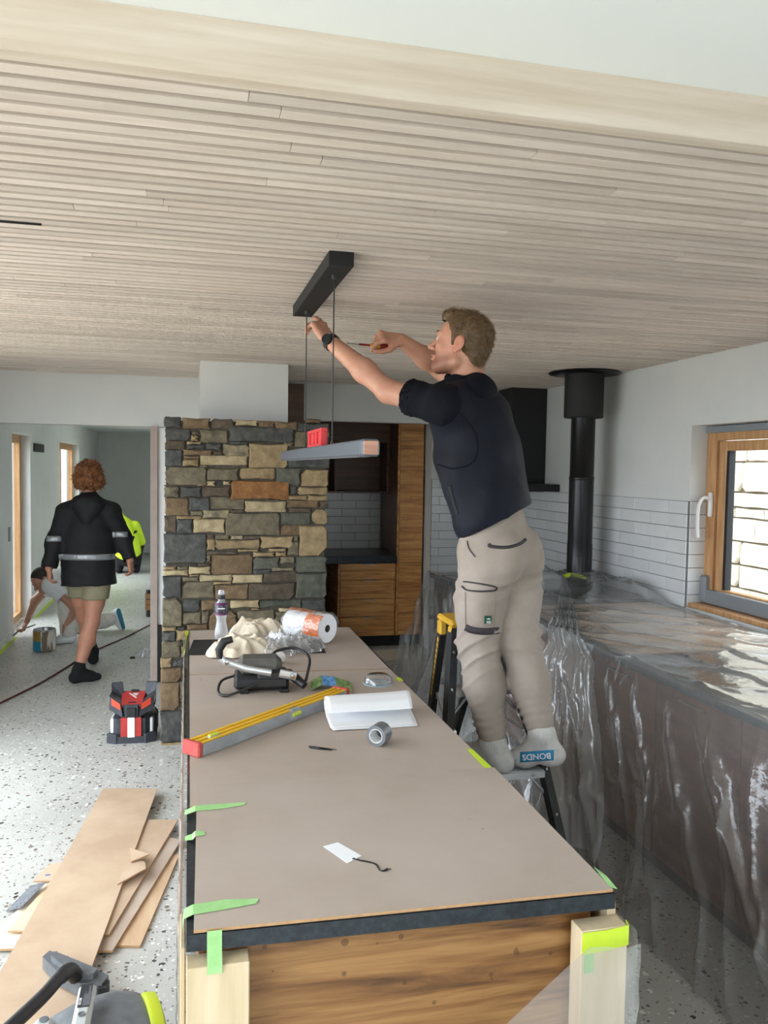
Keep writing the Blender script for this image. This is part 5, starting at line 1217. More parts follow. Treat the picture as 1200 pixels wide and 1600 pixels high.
def hand(w, d, n, tside, size=1.0, curls=None, thumb=None, spread=.06):
    """prims of a hand; w wrist, d to the fingers, n out of the palm, tside to the thumb"""
    w = np.array(w, float); d = nrm(d); n = np.array(n, float); n = nrm(n - d * n.dot(d)); ts = np.array(tside, float); ts = nrm(ts - d * ts.dot(d) - n * ts.dot(n)); s = size
    P = []
    for q in (.026, .009, -.009, -.026):
        P.append(cap(w + ts * q * .55 * s, w + d * .088 * s + ts * q * s - n * .002, .0165 * s, .0125 * s, .014, n=n, f=.85))
    P.append(cap(w + d * .02 * s + ts * .015 * s + n * .006 * s, w + d * .05 * s + ts * .026 * s + n * .008 * s, .016 * s, .014 * s, .014))
    P.append(cap(w + d * .03 * s - ts * .02 * s + n * .006 * s, w + d * .065 * s - ts * .024 * s + n * .006 * s, .013 * s, .012 * s, .012))
    curls = curls or [(20, 30, 20)] * 4
    info = []
    for i, (q, ln) in enumerate(zip((.027, .009, -.009, -.026), (.072, .080, .074, .058))):
        p = w + d * .088 * s + ts * q * s; dirv = nrm(d + ts * (1.5 - i) * spread); rr = (.0092, .0092, .0088, .0078)[i] * s; pts = [p]; rs = [rr * 1.12]
        a = 0
        for j, (fr, c) in enumerate(zip((.46, .30, .24), curls[i])):
            a += math.radians(c); v = nrm(dirv * math.cos(a) + n * math.sin(a)); p = p + v * ln * fr * s; pts.append(p); rs.append(rr * (1.0, .92, .8)[j])
        P += chain(pts, rs, .004); info.append(pts)
        for j in (1, 2): P.append(ell(pts[j] - n * .001, [rs[j] * 1.06] * 3, k=.004))
        P.append(ell(pts[0] - n * .004 * s, [.0115 * s] * 3, k=.008))
    th = thumb or [(.55, .75, .35), (.85, .35, .3), (.95, .1, .2)]
    p = w + d * .022 * s + ts * .022 * s + n * .004; pts = [p]; rs = [.0155 * s]
    for (cd, ct, cn), ln, rr in zip(th, (.045, .033, .028), (.0125, .0108, .009)):
        p = p + nrm(d * cd + ts * ct + n * cn) * ln * s; pts.append(p); rs.append(rr * s)
    P += chain(pts, rs, .006); info.append(pts)
    return P, info

def headset(c, f, u, s=1.0, beard=False):
    """prims of a head in its own frame; returns prims and a local->world function"""
    f = nrm(f); u = np.array(u, float); u = nrm(u - f * u.dot(f)); l = np.cross(u, f); A = np.stack([l, f, u]); c = np.array(c, float)
    w = lambda a, b, d: c + s * (l * a + f * b + u * d)
    r = lambda *a: np.array(a) * s
    P = [ell(w(0, -.012, .030), r(.0775, .100, .094), A, .02), ell(w(0, .03, .012), r(.067, .066, .085), A, .02),
         ell(w(0, .028, -.055), r(.058, .066, .062), A, .025), ell(w(0, .075, -.098), r(.026, .022, .021), A, .025),
         cap(w(.05, .0, -.075), w(.018, .072, -.105), .02 * s, .018 * s, .025), cap(w(-.05, .0, -.075), w(-.018, .072, -.105), .02 * s, .018 * s, .025),
         cap(w(.012, .093, .026), w(.045, .078, .026), .0105 * s, .009 * s, .014), cap(w(-.012, .093, .026), w(-.045, .078, .026), .0105 * s, .009 * s, .014),
         ell(w(.043, .068, -.022), r(.021, .020, .02), A, .02), ell(w(-.043, .068, -.022), r(.021, .020, .02), A, .02),
         ell(w(.031, .101, .006), r(.015, .012, .010), A, .010, 's'), ell(w(-.031, .101, .006), r(.015, .012, .010), A, .010, 's'),
         ell(w(.030, .083, .005), r(.0125, .0125, .0125), A, .003), ell(w(-.030, .083, .005), r(.0125, .0125, .0125), A, .003),
         cap(w(.018, .094, .0125), w(.042, .085, .0115), .0035 * s, None, .004), cap(w(-.018, .094, .0125), w(-.042, .085, .0115), .0035 * s, None, .004),
         cap(w(0, .093, .012), w(0, .118, -.026), .0085 * s, .0115 * s, .008), ell(w(0, .121, -.030), r(.0115, .011, .0095), A, .006),
         ell(w(.012, .106, -.034), r(.0085, .010, .008), A, .006), ell(w(-.012, .106, -.034), r(.0085, .010, .008), A, .006),
         cap(w(.0, .104, -.060), w(.022, .094, -.063), .0052 * s, .0030 * s, .006), cap(w(.0, .104, -.060), w(-.022, .094, -.063), .0052 * s, .0035 * s, .006),
         cap(w(0, .102, -.074), w(.017, .093, -.071), .0058 * s, .003 * s, .006), cap(w(0, .102, -.074), w(-.017, .093, -.071), .0058 * s, .004 * s, .006),
         cap(w(-.02, .104, -.0665), w(.02, .104, -.0665), .0022 * s, None, .003, op='s')]
    for sg in (1, -1):
        P += [cap(w(sg * .074, .0, .012), w(sg * .073, .006, -.036), .010 * s, .008 * s, .008, n=l, f=.8),
              ell(w(sg * .0835, -.012, -.004), r(.0065, .021, .030), A, .005), ell(w(sg * .080, -.004, -.034), r(.006, .010, .011), A, .005),
              ell(w(sg * .0915, -.007, -.004), r(.0050, .012, .018), A, .004, 's')]
    return P, w, A

def skin_mat(name, base, rosy, dark):
    m = pm(name, base, rosy, scale=14, rough=.5, bump=.05, bscale=260, lo=.3, hi=.75)
    N = m.node_tree.nodes; L_ = m.node_tree.links; p = N['Principled BSDF']
    at = N.new('ShaderNodeAttribute'); at.attribute_name = 'tone'; mx = N.new('ShaderNodeMixRGB'); mx.blend_type = 'MULTIPLY'; mx.inputs[0].default_value = 1
    src = p.inputs['Base Color'].links[0].from_socket; L_.new(src, mx.inputs[1]); L_.new(at.outputs['Color'], mx.inputs[2]); L_.new(mx.outputs[0], p.inputs['Base Color'])
    p.inputs['Subsurface Weight'].default_value = .08; p.inputs['Subsurface Radius'].default_value = (.02, .008, .004)
    return m
def patch(bvh, o, u, v, pts, nrm_dir, off=.003, name='patch', mat=None, parent=None, th=.0015):
    """thin patch laid on a surface: pts grid rows of (a, b) coordinates in the u, v plane at o, projected along nrm_dir"""
    vs = []; u = nrm(u); v = nrm(v); d = nrm(nrm_dir); R0 = len(pts); C0 = len(pts[0])
    for row in pts:
        for a, b in row:
            p = np.array(o) + u * a + v * b; h_ = bvh.ray_cast(Vector(p - d * .35), Vector(d), .8)
            vs.append(tuple(Vector(h_[0]) - Vector(d) * off) if h_[0] is not None else tuple(p))
    fs = [(i * C0 + j, i * C0 + j + 1, (i + 1) * C0 + j + 1, (i + 1) * C0 + j) for i in range(R0 - 1) for j in range(C0 - 1)]
    ob = MB().add(vs, fs).build(name, mat, parent, True)
    md = ob.modifiers.new('t', 'SOLIDIFY'); md.thickness = th; md.offset = 0
    return ob
def gridpts(a0, a1, b0, b1, na, nb, bend=0.0): return [[(a, b + bend * ((a - a0) / (a1 - a0) - .5) ** 2) for a in np.linspace(a0, a1, na)] for b in np.linspace(b0, b1, nb)]
def bvh_of(V, Q): return BVHTree.FromPolygons([tuple(v) for v in V], [tuple(q) for q in Q])
def strands(roots, dirs, length, width, seed, curl=.3, seg=3):
    r = np.random.RandomState(seed); vs = []; fs = []
    for p, d in zip(roots, dirs):
        side = np.cross(d, r.normal(size=3)); side /= np.linalg.norm(side) + 1e-9; ln = length * r.uniform(.6, 1.25); b = len(vs); q = p.copy(); v = d + r.normal(size=3) * .12
        bend = r.normal(size=3) * curl
        for k in range(seg + 1):
            wv = width * (1 - k / (seg + .3)); up = np.cross(side, v); up /= np.linalg.norm(up) + 1e-9
            vs += [tuple(q + side * wv), tuple(q - side * wv * .6 + up * wv * .8), tuple(q - side * wv * .6 - up * wv * .8)]
            v = v + bend / seg; v /= np.linalg.norm(v); q = q + v * ln / seg
        for k in range(seg):
            for j in range(3): fs.append((b + 3 * k + j, b + 3 * k + (j + 1) % 3, b + 3 * k + 3 + (j + 1) % 3, b + 3 * k + 3 + j))
    return vs, fs

# ---- the man on the ladder ------------------------------------------------
m_skin = skin_mat('fair_skin', srgb(206, 156, 130), srgb(196, 138, 114), None)
m_navy = pm('navy_cloth', srgb(8, 10, 20), srgb(12, 14, 25), scale=9, rough=.9, bump=.1, bscale=300, spec=.25)
m_navy2 = pm('navy_vest', srgb(9, 13, 27), srgb(13, 18, 34), scale=7, rough=.7, bump=.08, bscale=240, spec=.3)
m_khaki = pm('stone_khaki', srgb(150, 138, 128), srgb(166, 154, 144), scale=5, rough=.9, bump=.08, bscale=400)
m_trim = pm('dark_trim', srgb(52, 46, 50), srgb(62, 56, 60), scale=60, rough=.8)
m_sock = pm('grey_white_sock', srgb(190, 188, 184), srgb(206, 204, 201), scale=20, rough=.95, bump=.3, bscale=500)
m_bluesole = pm('blue_print', srgb(42, 134, 178), rough=.8)
Fv = nrm((-.52, .854, 0)); Lv = nrm((-.854, -.52, 0)); Uz = V3(0, 0, 1)
AX = lambda u=Uz, f=Fv: np.stack([np.cross(nrm(u), nrm(f)), nrm(f), nrm(u)])
spine = nrm((-.11, .03, .62))
fwd_t = nrm(Fv - spine * Fv.dot(spine)); TX = AX(spine, fwd_t)
Pv = V3(1.215, 3.03, 1.43)
hipL = Pv + Lv * .088 + V3(0, 0, -.02); hipR = Pv - Lv * .088 + V3(0, 0, -.02)
knL = V3(1.105, 2.95, 1.075); anL = V3(1.152, 2.885, .70); knR = V3(1.285, 2.96, 1.068); anR = V3(1.322, 2.816, .752)
shL = V3(.955, 2.935, 1.99); elL = V3(.778, 3.15, 2.058); wrL = V3(.580, 3.392, 2.284)
shR = V3(1.19, 3.20, 2.04); elR = V3(1.10, 3.46, 2.195); wrR = V3(.887, 3.385, 2.303)
headc = V3(1.047, 3.055, 2.243)
HP, hw_, HA = headset(headc, (-.83, .52, .20), (.16, -.06, 1), 1.0)
torso = [ell(Pv, (.162, .118, .13), AX(), .05), ell(Pv - Fv * .045 + Lv * .075 + V3(0, 0, -.03), (.088, .10, .105), AX(), .04), ell(Pv - Fv * .045 - Lv * .075 + V3(0, 0, -.03), (.088, .10, .105), AX(), .04),
         ell((1.178, 3.03, 1.60), (.150, .108, .16), TX, .06), ell((1.125, 3.05, 1.80), (.168, .118, .18), TX, .06), ell((1.095, 3.06, 1.95), (.165, .105, .12), TX, .05)]
should = [cap(shL, V3(1.08, 3.06, 2.06), .062, .06, .05), cap(shR, V3(1.10, 3.07, 2.06), .062, .06, .05)]
neck = [cap((1.10, 3.05, 2.03), (1.072, 3.052, 2.18), .066, .058, .03)]
armL = chain([shL, shL * .5 + elL * .5, elL, elL * .6 + wrL * .4, wrL], [.058, .053, .043, .0455, .030], .03)
armL[-1] = cap(elL * .6 + wrL * .4, wrL, .0455, .030, .03)
armR = chain([shR, elR, elR * .6 + wrR * .4, wrR], [.058, .043, .044, .029], .03)
dL = nrm(V3(-.42, .52, .74))
nL = nrm(V3(-.50, .82, -.28)); nL = nrm(nL - dL * nL.dot(dL)); tL = np.cross(nL, dL)
handL, infoL = hand(wrL, dL, nL, tL, 1.1, [(8, 12, 10), (32, 36, 24), (40, 46, 30), (46, 50, 32)], [(.65, .6, .5), (.9, .15, .4), (.95, .0, .3)])
nR = V3(0, .72, -.69); tR = V3(0, -.69, -.72)
handR, infoR = hand(wrR, (-.97, -.20, .06), nR, tR, 1.0, [(28, 42, 22), (48, 66, 40), (58, 76, 44), (62, 78, 44)], [(.75, .55, .45), (.95, .0, .5), (1, -.2, .35)])
def leg(hip, kn, an, fac=1.0): return chain([hip, hip * .45 + kn * .55, kn, kn * .62 + an * .38, an], [.088, .072, .055, .055, .036], .03)
legs = leg(hipL, knL, anL) + leg(hipR, knR, anR)
heL = V3(1.182, 2.862, .632); toL = V3(1.06, 3.06, .620); heR = V3(1.360, 2.792, .672); toR = V3(1.240, 2.925, .622)
footL = [cap(anL, heL, .036, .034, .02), cap(heL, toL * .7 + heL * .3, .033, .032, .03, n=Uz, f=.9), cap(toL * .7 + heL * .3, toL, .034, .024, .03, n=Uz, f=.8), cap(anL, toL * .6 + heL * .4, .034, .028, .03)]
footR = [cap(anR, heR, .036, .034, .02), cap(heR, toR * .7 + heR * .3, .033, .032, .03, n=Uz, f=.9), cap(toR * .7 + heR * .3, toR, .034, .024, .03, n=Uz, f=.8), cap(anR, toR * .6 + heR * .4, .034, .028, .03)]
body = torso + should + neck + armL + armR + legs + footL + footR + HP + handL + handR
bx_head = (headc + V3(-.17, -.16, -.15), headc + V3(.16, .17, .17), .0032)
def hb(info, w, r=.045):
    a = np.array([p for f_ in info for p in f_] + [w]); return (a.min(0) - .02, a.max(0) + .02, .0028)
V, Q = regions(body, .0065, [bx_head, hb(infoL, wrL), hb(infoR, wrR)])
loc = ((V - headc) @ HA.T)       # left, forward, up in the head frame
col = np.ones((len(V), 3)); inh = (np.linalg.norm(V - headc, axis=1) < .17)
br = inh & (loc[:, 2] < -.04) & (loc[:, 1] > -.005)
k_ = np.clip((-.040 - loc[:, 2]) / .03, 0, 1) * np.clip((loc[:, 1] + .005) / .03, 0, 1) * br
lip = inh & (abs(loc[:, 2] + .067) < .013) & (abs(loc[:, 0]) < .025) & (loc[:, 1] > .088)
col *= 1 - .52 * k_[:, None] * np.array([.8, .95, 1.0]); col[lip] = (.96, .80, .78)
chk = np.exp(-((abs(loc[:, 0]) - .052) ** 2 + (loc[:, 2] + .03) ** 2 + (loc[:, 1] - .05) ** 2) / .0009) * inh
col *= 1 - .12 * chk[:, None] * np.array([0, 1, 1]); ear = inh & (abs(loc[:, 0]) > .076) & (loc[:, 1] < .02); col[ear] *= (1.0, .84, .8)
man = skinobj(V, Q, 'person', m_skin, None, col, origin=(1.25, 2.98, .59))
tag(man, 'man in navy vest and stone work trousers on the step ladder fixing the pendant mount', 'person')
# eyes and brows
m_eyew = pm('eye_white', srgb(208, 200, 192), rough=.4); m_iris = pm('iris', srgb(66, 84, 96), rough=.2); m_hair = pm('dark_blond_hair', srgb(72, 54, 36), srgb(112, 88, 59), scale=40, rough=.55, rnd=0)
for sg in (1, -1):
    e = MB().lathe([(0, -.0128)] + [(.0128 * math.sin(a), -.0128 * math.cos(a)) for a in np.linspace(.2, 2.94, 10)] + [(0, .0128)], hw_(sg * .030, .0838, .005), HA[1], 16).build('eye', m_eyew, man, True)
    MB().lathe([(.0062, .0115), (.004, .0126), (0, .0130)], hw_(sg * .030, .0838, .005), nrm(HA[1] + HA[2] * .12), 14).build('iris', m_iris, e, True)
    pts = [hw_(sg * x_, y_, z_) for x_, y_, z_ in ((.014, .1025, .0305), (.030, .0965, .0345), (.048, .082, .0295))]
    MB().tube(catmull(pts, 5), [.0016] + [.0034] * 8 + [.0016] * 2, 8).build('eyebrow', m_hair, man, True)
# hair
hairp = [ell(hw_(0, -.014, .036), np.array((.085, .106, .100)), HA, .02), ell(hw_(0, .055, .098), np.array((.055, .045, .028)), HA, .03), cap(hw_(.074, .012, .02), hw_(.076, .012, -.012), .010, .007, .012), cap(hw_(-.074, .012, .02), hw_(-.076, .012, -.012), .010, .007, .012),
         ell(hw_(0, -.075, -.03), np.array((.062, .03, .055)), HA, .03)]
for sg in (1, -1): hairp.append(ell(hw_(sg * .090, -.008, -.012), np.array((.03, .026, .036)), HA, .006, 's'))
Vh, Qh = implicit(hairp, .0038)
lh = (Vh - headc) @ HA.T
def hairline(l_): return l_[:, 2] - np.interp(l_[:, 1], [-.13, -.07, -.03, .0, .018, .035, .06, .10, .14], [-.085, -.078, -.035, -.012, -.018, .035, .070, .082, .085])
kq = hairline(lh)[Qh].min(1) > 0
Vh, Qh = compact(Vh, Qh[kq]); lh = (Vh - headc) @ HA.T; Nh = vnormals(Vh, Qh)
Vh = Vh + Nh * (.0016 * snoise(Vh, 4, 160)[:, None] + .002 * snoise(Vh, 5, 60)[:, None])
hair = skinobj(Vh, Qh, 'hair', m_hair, man)
rs_ = np.random.RandomState(3); ids = rs_.choice(len(Vh), 2600); flow = Nh[ids] * .16 + HA[2] * np.clip(lh[ids, 2:3] * 9, -.5, .55) - HA[1] * .55 + HA[1] * np.clip((lh[ids, 1:2] - .05) * 9, 0, .6)
flow = flow - HA[2] * np.clip(-lh[ids, 1:2] * 8, 0, .9); flow /= np.linalg.norm(flow, axis=1, keepdims=True)
vs, fs = strands(Vh[ids] - Nh[ids] * .002, flow, .018, .0011, 6, .22)
o = MB().add(vs, fs).build('hair_strand_mass', pm('hair_strands', srgb(82, 62, 40), srgb(138, 110, 74), scale=70, rough=.5), hair); o['kind'] = 'stuff'

# trousers
def baggy(hip, kn, an): return chain([hip, hip * .5 + kn * .5, kn, kn * .55 + an * .45, kn * .12 + an * .88], [.108, .098, .080, .077, .058], .03)
cuf = lambda kn, an: cap(kn * .16 + an * .84, kn * .06 + an * .94, .044, .044, .012)
tro = grow(torso[:3], .014) + [ell((1.185, 3.03, 1.56), (.160, .118, .10), TX, .04)] + baggy(hipL, knL, anL) + baggy(hipR, knR, anR) + [cuf(knL, anL), cuf(knR, anR)]
# pocket bulge
pk = hipL * .35 + knL * .65; nrmP = nrm(Lv * .8 - Fv * .15)
tro += [ell(pk + nrmP * .07, (.035, .07, .085), np.stack([nrmP, nrm(np.cross(Uz, nrmP)), Uz]), .02)]
tro += [cutp((1.178, 3.03, 1.615), -spine)]
Vt, Qt = implicit(tro, .0065)
Nt = vnormals(Vt, Qt)
def legcoord(P_, a, b): 
    ab = b - a; return (P_ - a) @ ab / ab.dot(ab)
dlt = np.zeros(len(Vt))
for kn, an, hp in ((knL, anL, hipL), (knR, anR, hipR)):
    s_ = legcoord(Vt, kn, an); rad = np.linalg.norm(Vt - (kn + np.clip(s_, -1.2, 1.1)[:, None] * (an - kn)), axis=1); near = rad < .13
    z_ = Vt @ nrm(kn - an); angl = np.arctan2((Vt - kn) @ Lv, (Vt - kn) @ Fv)
    w_ankle = np.exp(-((s_ - .80) / .17) ** 2); w_knee = np.exp(-((s_ + .02) / .20) ** 2); w_mid = np.exp(-((s_ - .4) / .3) ** 2)
    f1 = np.sin(z_ * 210 + 1.8 * np.sin(angl * 2 + kn[0] * 9) + 1.2 * np.sin(angl * 5))
    f2 = .4 + (ridged(z_ * 40 + 2.4 * np.sin(angl + kn[0] * 7) + 1.1 * snoise(Vt, 71, 16)) ** 3 - .25) * np.clip(.6 + .7 * snoise(Vt, 72, 14), 0, 1.4) - .12 * np.clip(snoise(Vt, 73, 30), -1, 1)
    cuffm = (s_ > 2)
    dlt += near * (w_ankle * (.0030 * f1 * (.4 + .6 * np.sin(angl * 1.5 + 2) ** 2) + .006 * (f2 - .4)) + w_knee * .015 * (f2 - .4) + w_mid * .0055 * (f2 - .4) + np.where(cuffm, .0016 * np.sin(angl * 34), 0))
up = np.clip((Vt[:, 2] - 1.15) / .1, 0, 1); dlt += up * .005 * snoise(Vt, 12, 22) + .0015 * snoise(Vt, 13, 60)
seat = np.exp(-((Vt[:, 2] - 1.30) / .05) ** 2); dlt += seat * .010 * (ridged(Vt[:, 2] * 60 + (Vt @ Lv) * 14) - .5)
Vt = Vt + Nt * dlt[:, None]
trousers = skinobj(Vt, Qt, 'trousers', m_khaki, man); trousers['label'] = 'stone khaki work trousers with elastic cuffs'
bt = bvh_of(Vt, Qt)
cam_p = V3(0, 0, 1.75)
def vdir(p): return nrm(np.array(p) - cam_p)
VR = nrm((.945, -.33, 0))                     # sideways on the body as seen from behind
def on(o_, pts, name, mat, par=trousers, off=.003, d=None): return patch(bt, o_, VR, Uz, pts, vdir(o_) if d is None else d, off, name, mat, par)
def arcpts(pp, wd, n=14):
    P2 = catmull([(a, b, 0) for a, b in pp], n); r0 = []; r1 = []
    for i, p in enumerate(P2):
        q0 = P2[max(i - 1, 0)]; q1 = P2[min(i + 1, len(P2) - 1)]; tg = q1 - q0; tg = tg / (np.linalg.norm(tg) + 1e-9); nn = np.array([-tg[1], tg[0]]) * wd / 2
        r0.append((p[0] + nn[0], p[1] + nn[1])); r1.append((p[0] - nn[0], p[1] - nn[1]))
    return [r0, r1]
o1 = V3(1.215, 2.95, 1.47)
on(o1, arcpts([(-.065, -.005), (-.06, -.016), (.0, -.018), (.05, -.004), (.075, .016)], .012), 'pocket_trim', m_trim)
o2 = V3(1.075, 2.92, 1.30)
on(o2, arcpts([(-.045, .022), (-.02, .020), (.04, .012), (.08, .004), (.083, -.004), (.07, -.010), (.02, -.014), (-.03, -.010), (-.05, .004)], .006), 'pocket_piping', m_trim)
on(V3(1.10, 2.92, 1.135), arcpts([(-.055, .008), (-.03, -.002), (.02, -.006), (.075, .0)], .026), 'pocket_trim', m_trim)
for a0, a1 in (((-.05, .06), (-.045, -.09)), ((.065, .05), (.066, -.10))): on(V3(1.09, 2.92, 1.22), arcpts([a0, ((a0[0] + a1[0]) / 2, (a0[1] + a1[1]) / 2), a1], .0025), 'pocket_seam', pm('seam', srgb(150, 138, 124), rough=.9))
lb = on(V3(1.133, 2.92, 1.172), gridpts(-.0135, .0135, -.014, .016, 4, 4), 'brand_label', pm('green_label', srgb(16, 74, 50), rough=.7), off=.005)
h_ = bt.ray_cast(Vector(V3(1.133, 2.92, 1.163) - vdir((1.133, 2.92, 1.163)) * .35), Vector(vdir((1.133, 2.92, 1.163))), .8)[0]
if h_ is not None:
    bo = np.array(h_) - vdir(h_) * .0105
    textmesh('FXD', .0125, axes(bo, VR, Uz), bold=.0003).build('label_lettering', m_wp, lb)
    MB().prism([(-.008, .012), (.004, .016), (.009, .011), (.006, .009), (.003, .012), (-.002, .011)], 0, .0006, axes(bo, VR, Uz)).build('label_swoosh', m_wp, lb)
on(V3(1.065, 2.93, 1.43), arcpts([(-.02, .05), (-.012, .02), (.012, -.012)], .004), 'pocket_edge', m_trim)
# elastic cuffs
for kn, an in ((knL, anL), (knR, anR)):
    a_ = kn * .155 + an * .845; b_ = kn * .0 + an * 1.0; ax_ = nrm(b_ - a_); u_ = nrm(np.cross(ax_, (0, 1, .1))); w_ = np.cross(ax_, u_); vs = []; fs = []; n_ = 96
    for i_, (tt, rr) in enumerate(((-.1, .048), (0, .0515), (.08, .0505), (.5, .049), (.92, .0495), (1.0, .048), (1.02, .040))):
        for k in range(n_):
            th = 2 * math.pi * k / n_; r_ = rr + .0013 * math.sin(th * 24 + 2 * math.sin(3 * th)) + .0006 * math.sin(th * 11); vs.append(tuple(a_ + (b_ - a_) * tt + (u_ * math.cos(th) + w_ * math.sin(th)) * r_))
    for i_ in range(6):
        for k in range(n_): fs.append((i_ * n_ + k, i_ * n_ + (k + 1) % n_, (i_ + 1) * n_ + (k + 1) % n_, (i_ + 1) * n_ + k))
    MB().add(vs, fs).build('elastic_cuff', pm('cuff_rib', srgb(140, 124, 114), srgb(158, 142, 131), scale=30, rough=.95) if 'cuff_rib' not in bpy.data.materials else bpy.data.materials['cuff_rib'], trousers, True)
# socks
for ft, an, kn, he, to, nm in ((footL, anL, knL, heL, toL, 'sock'), (footR, anR, knR, heR, toR, 'sock')):
    P_ = grow(ft, .007) + [cap(an, an * .78 + kn * .22, .044, .045, .02)]
    v, q = implicit(P_, .0045); nn = vnormals(v, q)
    rib = np.where(v[:, 2] > an[2] - .03, .0008 * np.sin(np.arctan2((v - an) @ Lv, (v - an) @ Fv) * 30), 0); v = v + nn * (rib + .0012 * snoise(v, 3, 70))[:, None]
    sk = skinobj(v, q, nm, m_sock, man); bs = bvh_of(v, q)
    if he is heR:
        dirf = nrm(toR - heR); o_ = (heR * .56 + toR * .44) + V3(0, 0, -.004); dd = vdir(o_)
        pt = patch(bs, o_, nrm(dirf - dd * dirf.dot(dd)), Uz, gridpts(-.075, .052, -.019, .021, 9, 4), dd, .003, 'blue_sole_print', m_bluesole, sk)
        h_ = bs.ray_cast(Vector(o_ - dd * .35), Vector(dd), .8)[0]
        if h_ is not None:
            ux_ = -nrm(dirf - dd * dirf.dot(dd)); tm_ = textmesh('BONDS', .032, axes(np.array(h_) - dd * .05 - dirf * .012, -ux_ * 1.0, -Uz), bold=.0006, extr=0); nv_ = []
            for q_ in tm_.v:
                hh_ = bs.ray_cast(Vector(q_), Vector(dd), .3)[0]; nv_.append(tuple(np.array(hh_ if hh_ is not None else q_) - dd * .0055))
            tm_.v = nv_; tm_.build('sole_lettering', m_wp, pt)

# tee shirt sleeves, vest, hood
slend = shL * .38 + elL * .62; axA = nrm(slend - shL); slendR = shR * .38 + elR * .62; axR = nrm(slendR - shR)
tee = [cap(shL + axA * .03, slend + axA * .03, .072, .072, .03), cap(shR + axR * .03, slendR + axR * .03, .072, .072, .03)] + grow(should, .012) + grow(torso[4:], .008)
tee += [cap(slend - axA * .03, slend + axA * .08, .066, .068, .004, op='s'), cap(slendR - axR * .03, slendR + axR * .08, .066, .068, .004, op='s')]
def cutlocal(V_, Q_, p, n, r): 
    c_ = V_[Q_].mean(1); bad = (((c_ - p) @ n) > 0) & (np.linalg.norm(c_ - p, axis=1) < r); V_, Q_ = compact(V_, Q_[~bad])
    s_ = (V_ - p) @ n; m_ = (abs(s_) < .007) & (np.linalg.norm(V_ - p, axis=1) < r); V_ = V_.copy(); V_[m_] -= n[None, :] * s_[m_][:, None]; return V_, Q_
Vs, Qs = implicit(tee, .0065); Vs, Qs = cutlocal(Vs, Qs, slend, axA, .13); Vs, Qs = cutlocal(Vs, Qs, slendR, axR, .13)
Ns = vnormals(Vs, Qs); sA = (Vs - shL) @ axA; Vs = Vs + Ns * (.004 * (ridged(sA * 40 + 1.4 * snoise(Vs, 6, 9)) - .4) + .0025 * snoise(Vs, 8, 25))[:, None]
tshirt = skinobj(Vs, Qs, 't_shirt', m_navy, man); md = tshirt.modifiers.new('t', 'SOLIDIFY'); md.thickness = .003; md.offset = -1
vest = grow(torso[1:3], .004) + [ell((1.192, 3.035, 1.56), (.186, .150, .15), TX, .05), ell((1.160, 3.04, 1.68), (.184, .152, .18), TX, .05), ell((1.120, 3.045, 1.82), (.200, .160, .18), TX, .05), ell((1.090, 3.055, 1.95), (.192, .145, .14), TX, .05)]
vest += [cap(shL * .85 + V3(1.08, 3.06, 2.07) * .15 + V3(0, 0, -.01), V3(1.08, 3.06, 2.06), .080, .072, .05), cap(shR * .72 + V3(1.10, 3.07, 2.07) * .28, V3(1.10, 3.07, 2.06), .07, .07, .05)]
vest += [cutp((1.195, 3.03, 1.545), nrm(spine + V3(-.30, .12, 0)))]
Vv, Qv = implicit(vest, .0065)
Vv, Qv = cutlocal(Vv, Qv, V3(1.078, 3.05, 2.085), nrm(V3(-.12, .02, 1)), .075)
Nv = vnormals(Vv, Qv); tz = Vv @ spine; tl = Vv @ Lv; tf = Vv @ Fv
back = np.clip(-((Vv - V3(1.14, 3.04, 1.7)) @ Fv) / .05 + .4, 0, 1)
diag = ridged(tz * 17 - tl * 15 + .9 * snoise(Vv, 21, 7)); low = np.exp(-((Vv[:, 2] - 1.70) / .13) ** 2)
Vv = Vv + Nv * (.0065 * low * (diag - .45) + .005 * snoise(Vv, 22, 14) + .002 * snoise(Vv, 23, 40) + .004 * np.exp(-((Vv[:, 2] - 1.57) / .03) ** 2) * (ridged(tl * 30 + tf * 12) - .5))[:, None]
vo = skinobj(Vv, Qv, 'vest', m_navy2, man); vo['label'] = 'navy hooded work vest'
bv = bvh_of(Vv, Qv)
hood = [cap(hw_(.055, -.03, -.155), hw_(.02, -.10, -.145), .030, .036, .03), cap(hw_(.02, -.10, -.145), hw_(-.05, -.085, -.15), .036, .034, .03), cap(hw_(.06, -.02, -.155), hw_(.062, .045, -.190), .028, .020, .03),
        ell(hw_(.03, -.118, -.165), np.array((.085, .062, .062)), HA, .03), ell(hw_(-.03, -.115, -.175), np.array((.08, .06, .06)), HA, .03)]
vh, qh = implicit(hood, .005); nh = vnormals(vh, qh); vh = vh + nh * (.003 * snoise(vh, 31, 40))[:, None]
skinobj(vh, qh, 'hood', m_navy, vo)
ao = V3(1.02, 2.90, 1.86)
patch(bv, ao, VR, Uz, arcpts([(-.095, .14), (-.02, .10), (.035, .03), (.045, -.04), (.02, -.085), (-.05, -.105), (-.11, -.09)], .005), vdir(ao), .002, 'armhole_seam', m_navy, vo)
patch(bv, V3(.985, 2.95, 1.62), VR, Uz, arcpts([(-.01, .07), (.0, .03), (.012, -.01), (.022, -.04)], .012), vdir((.985, 2.95, 1.62)), .002, 'side_pocket_zip', m_blackmatt, vo)
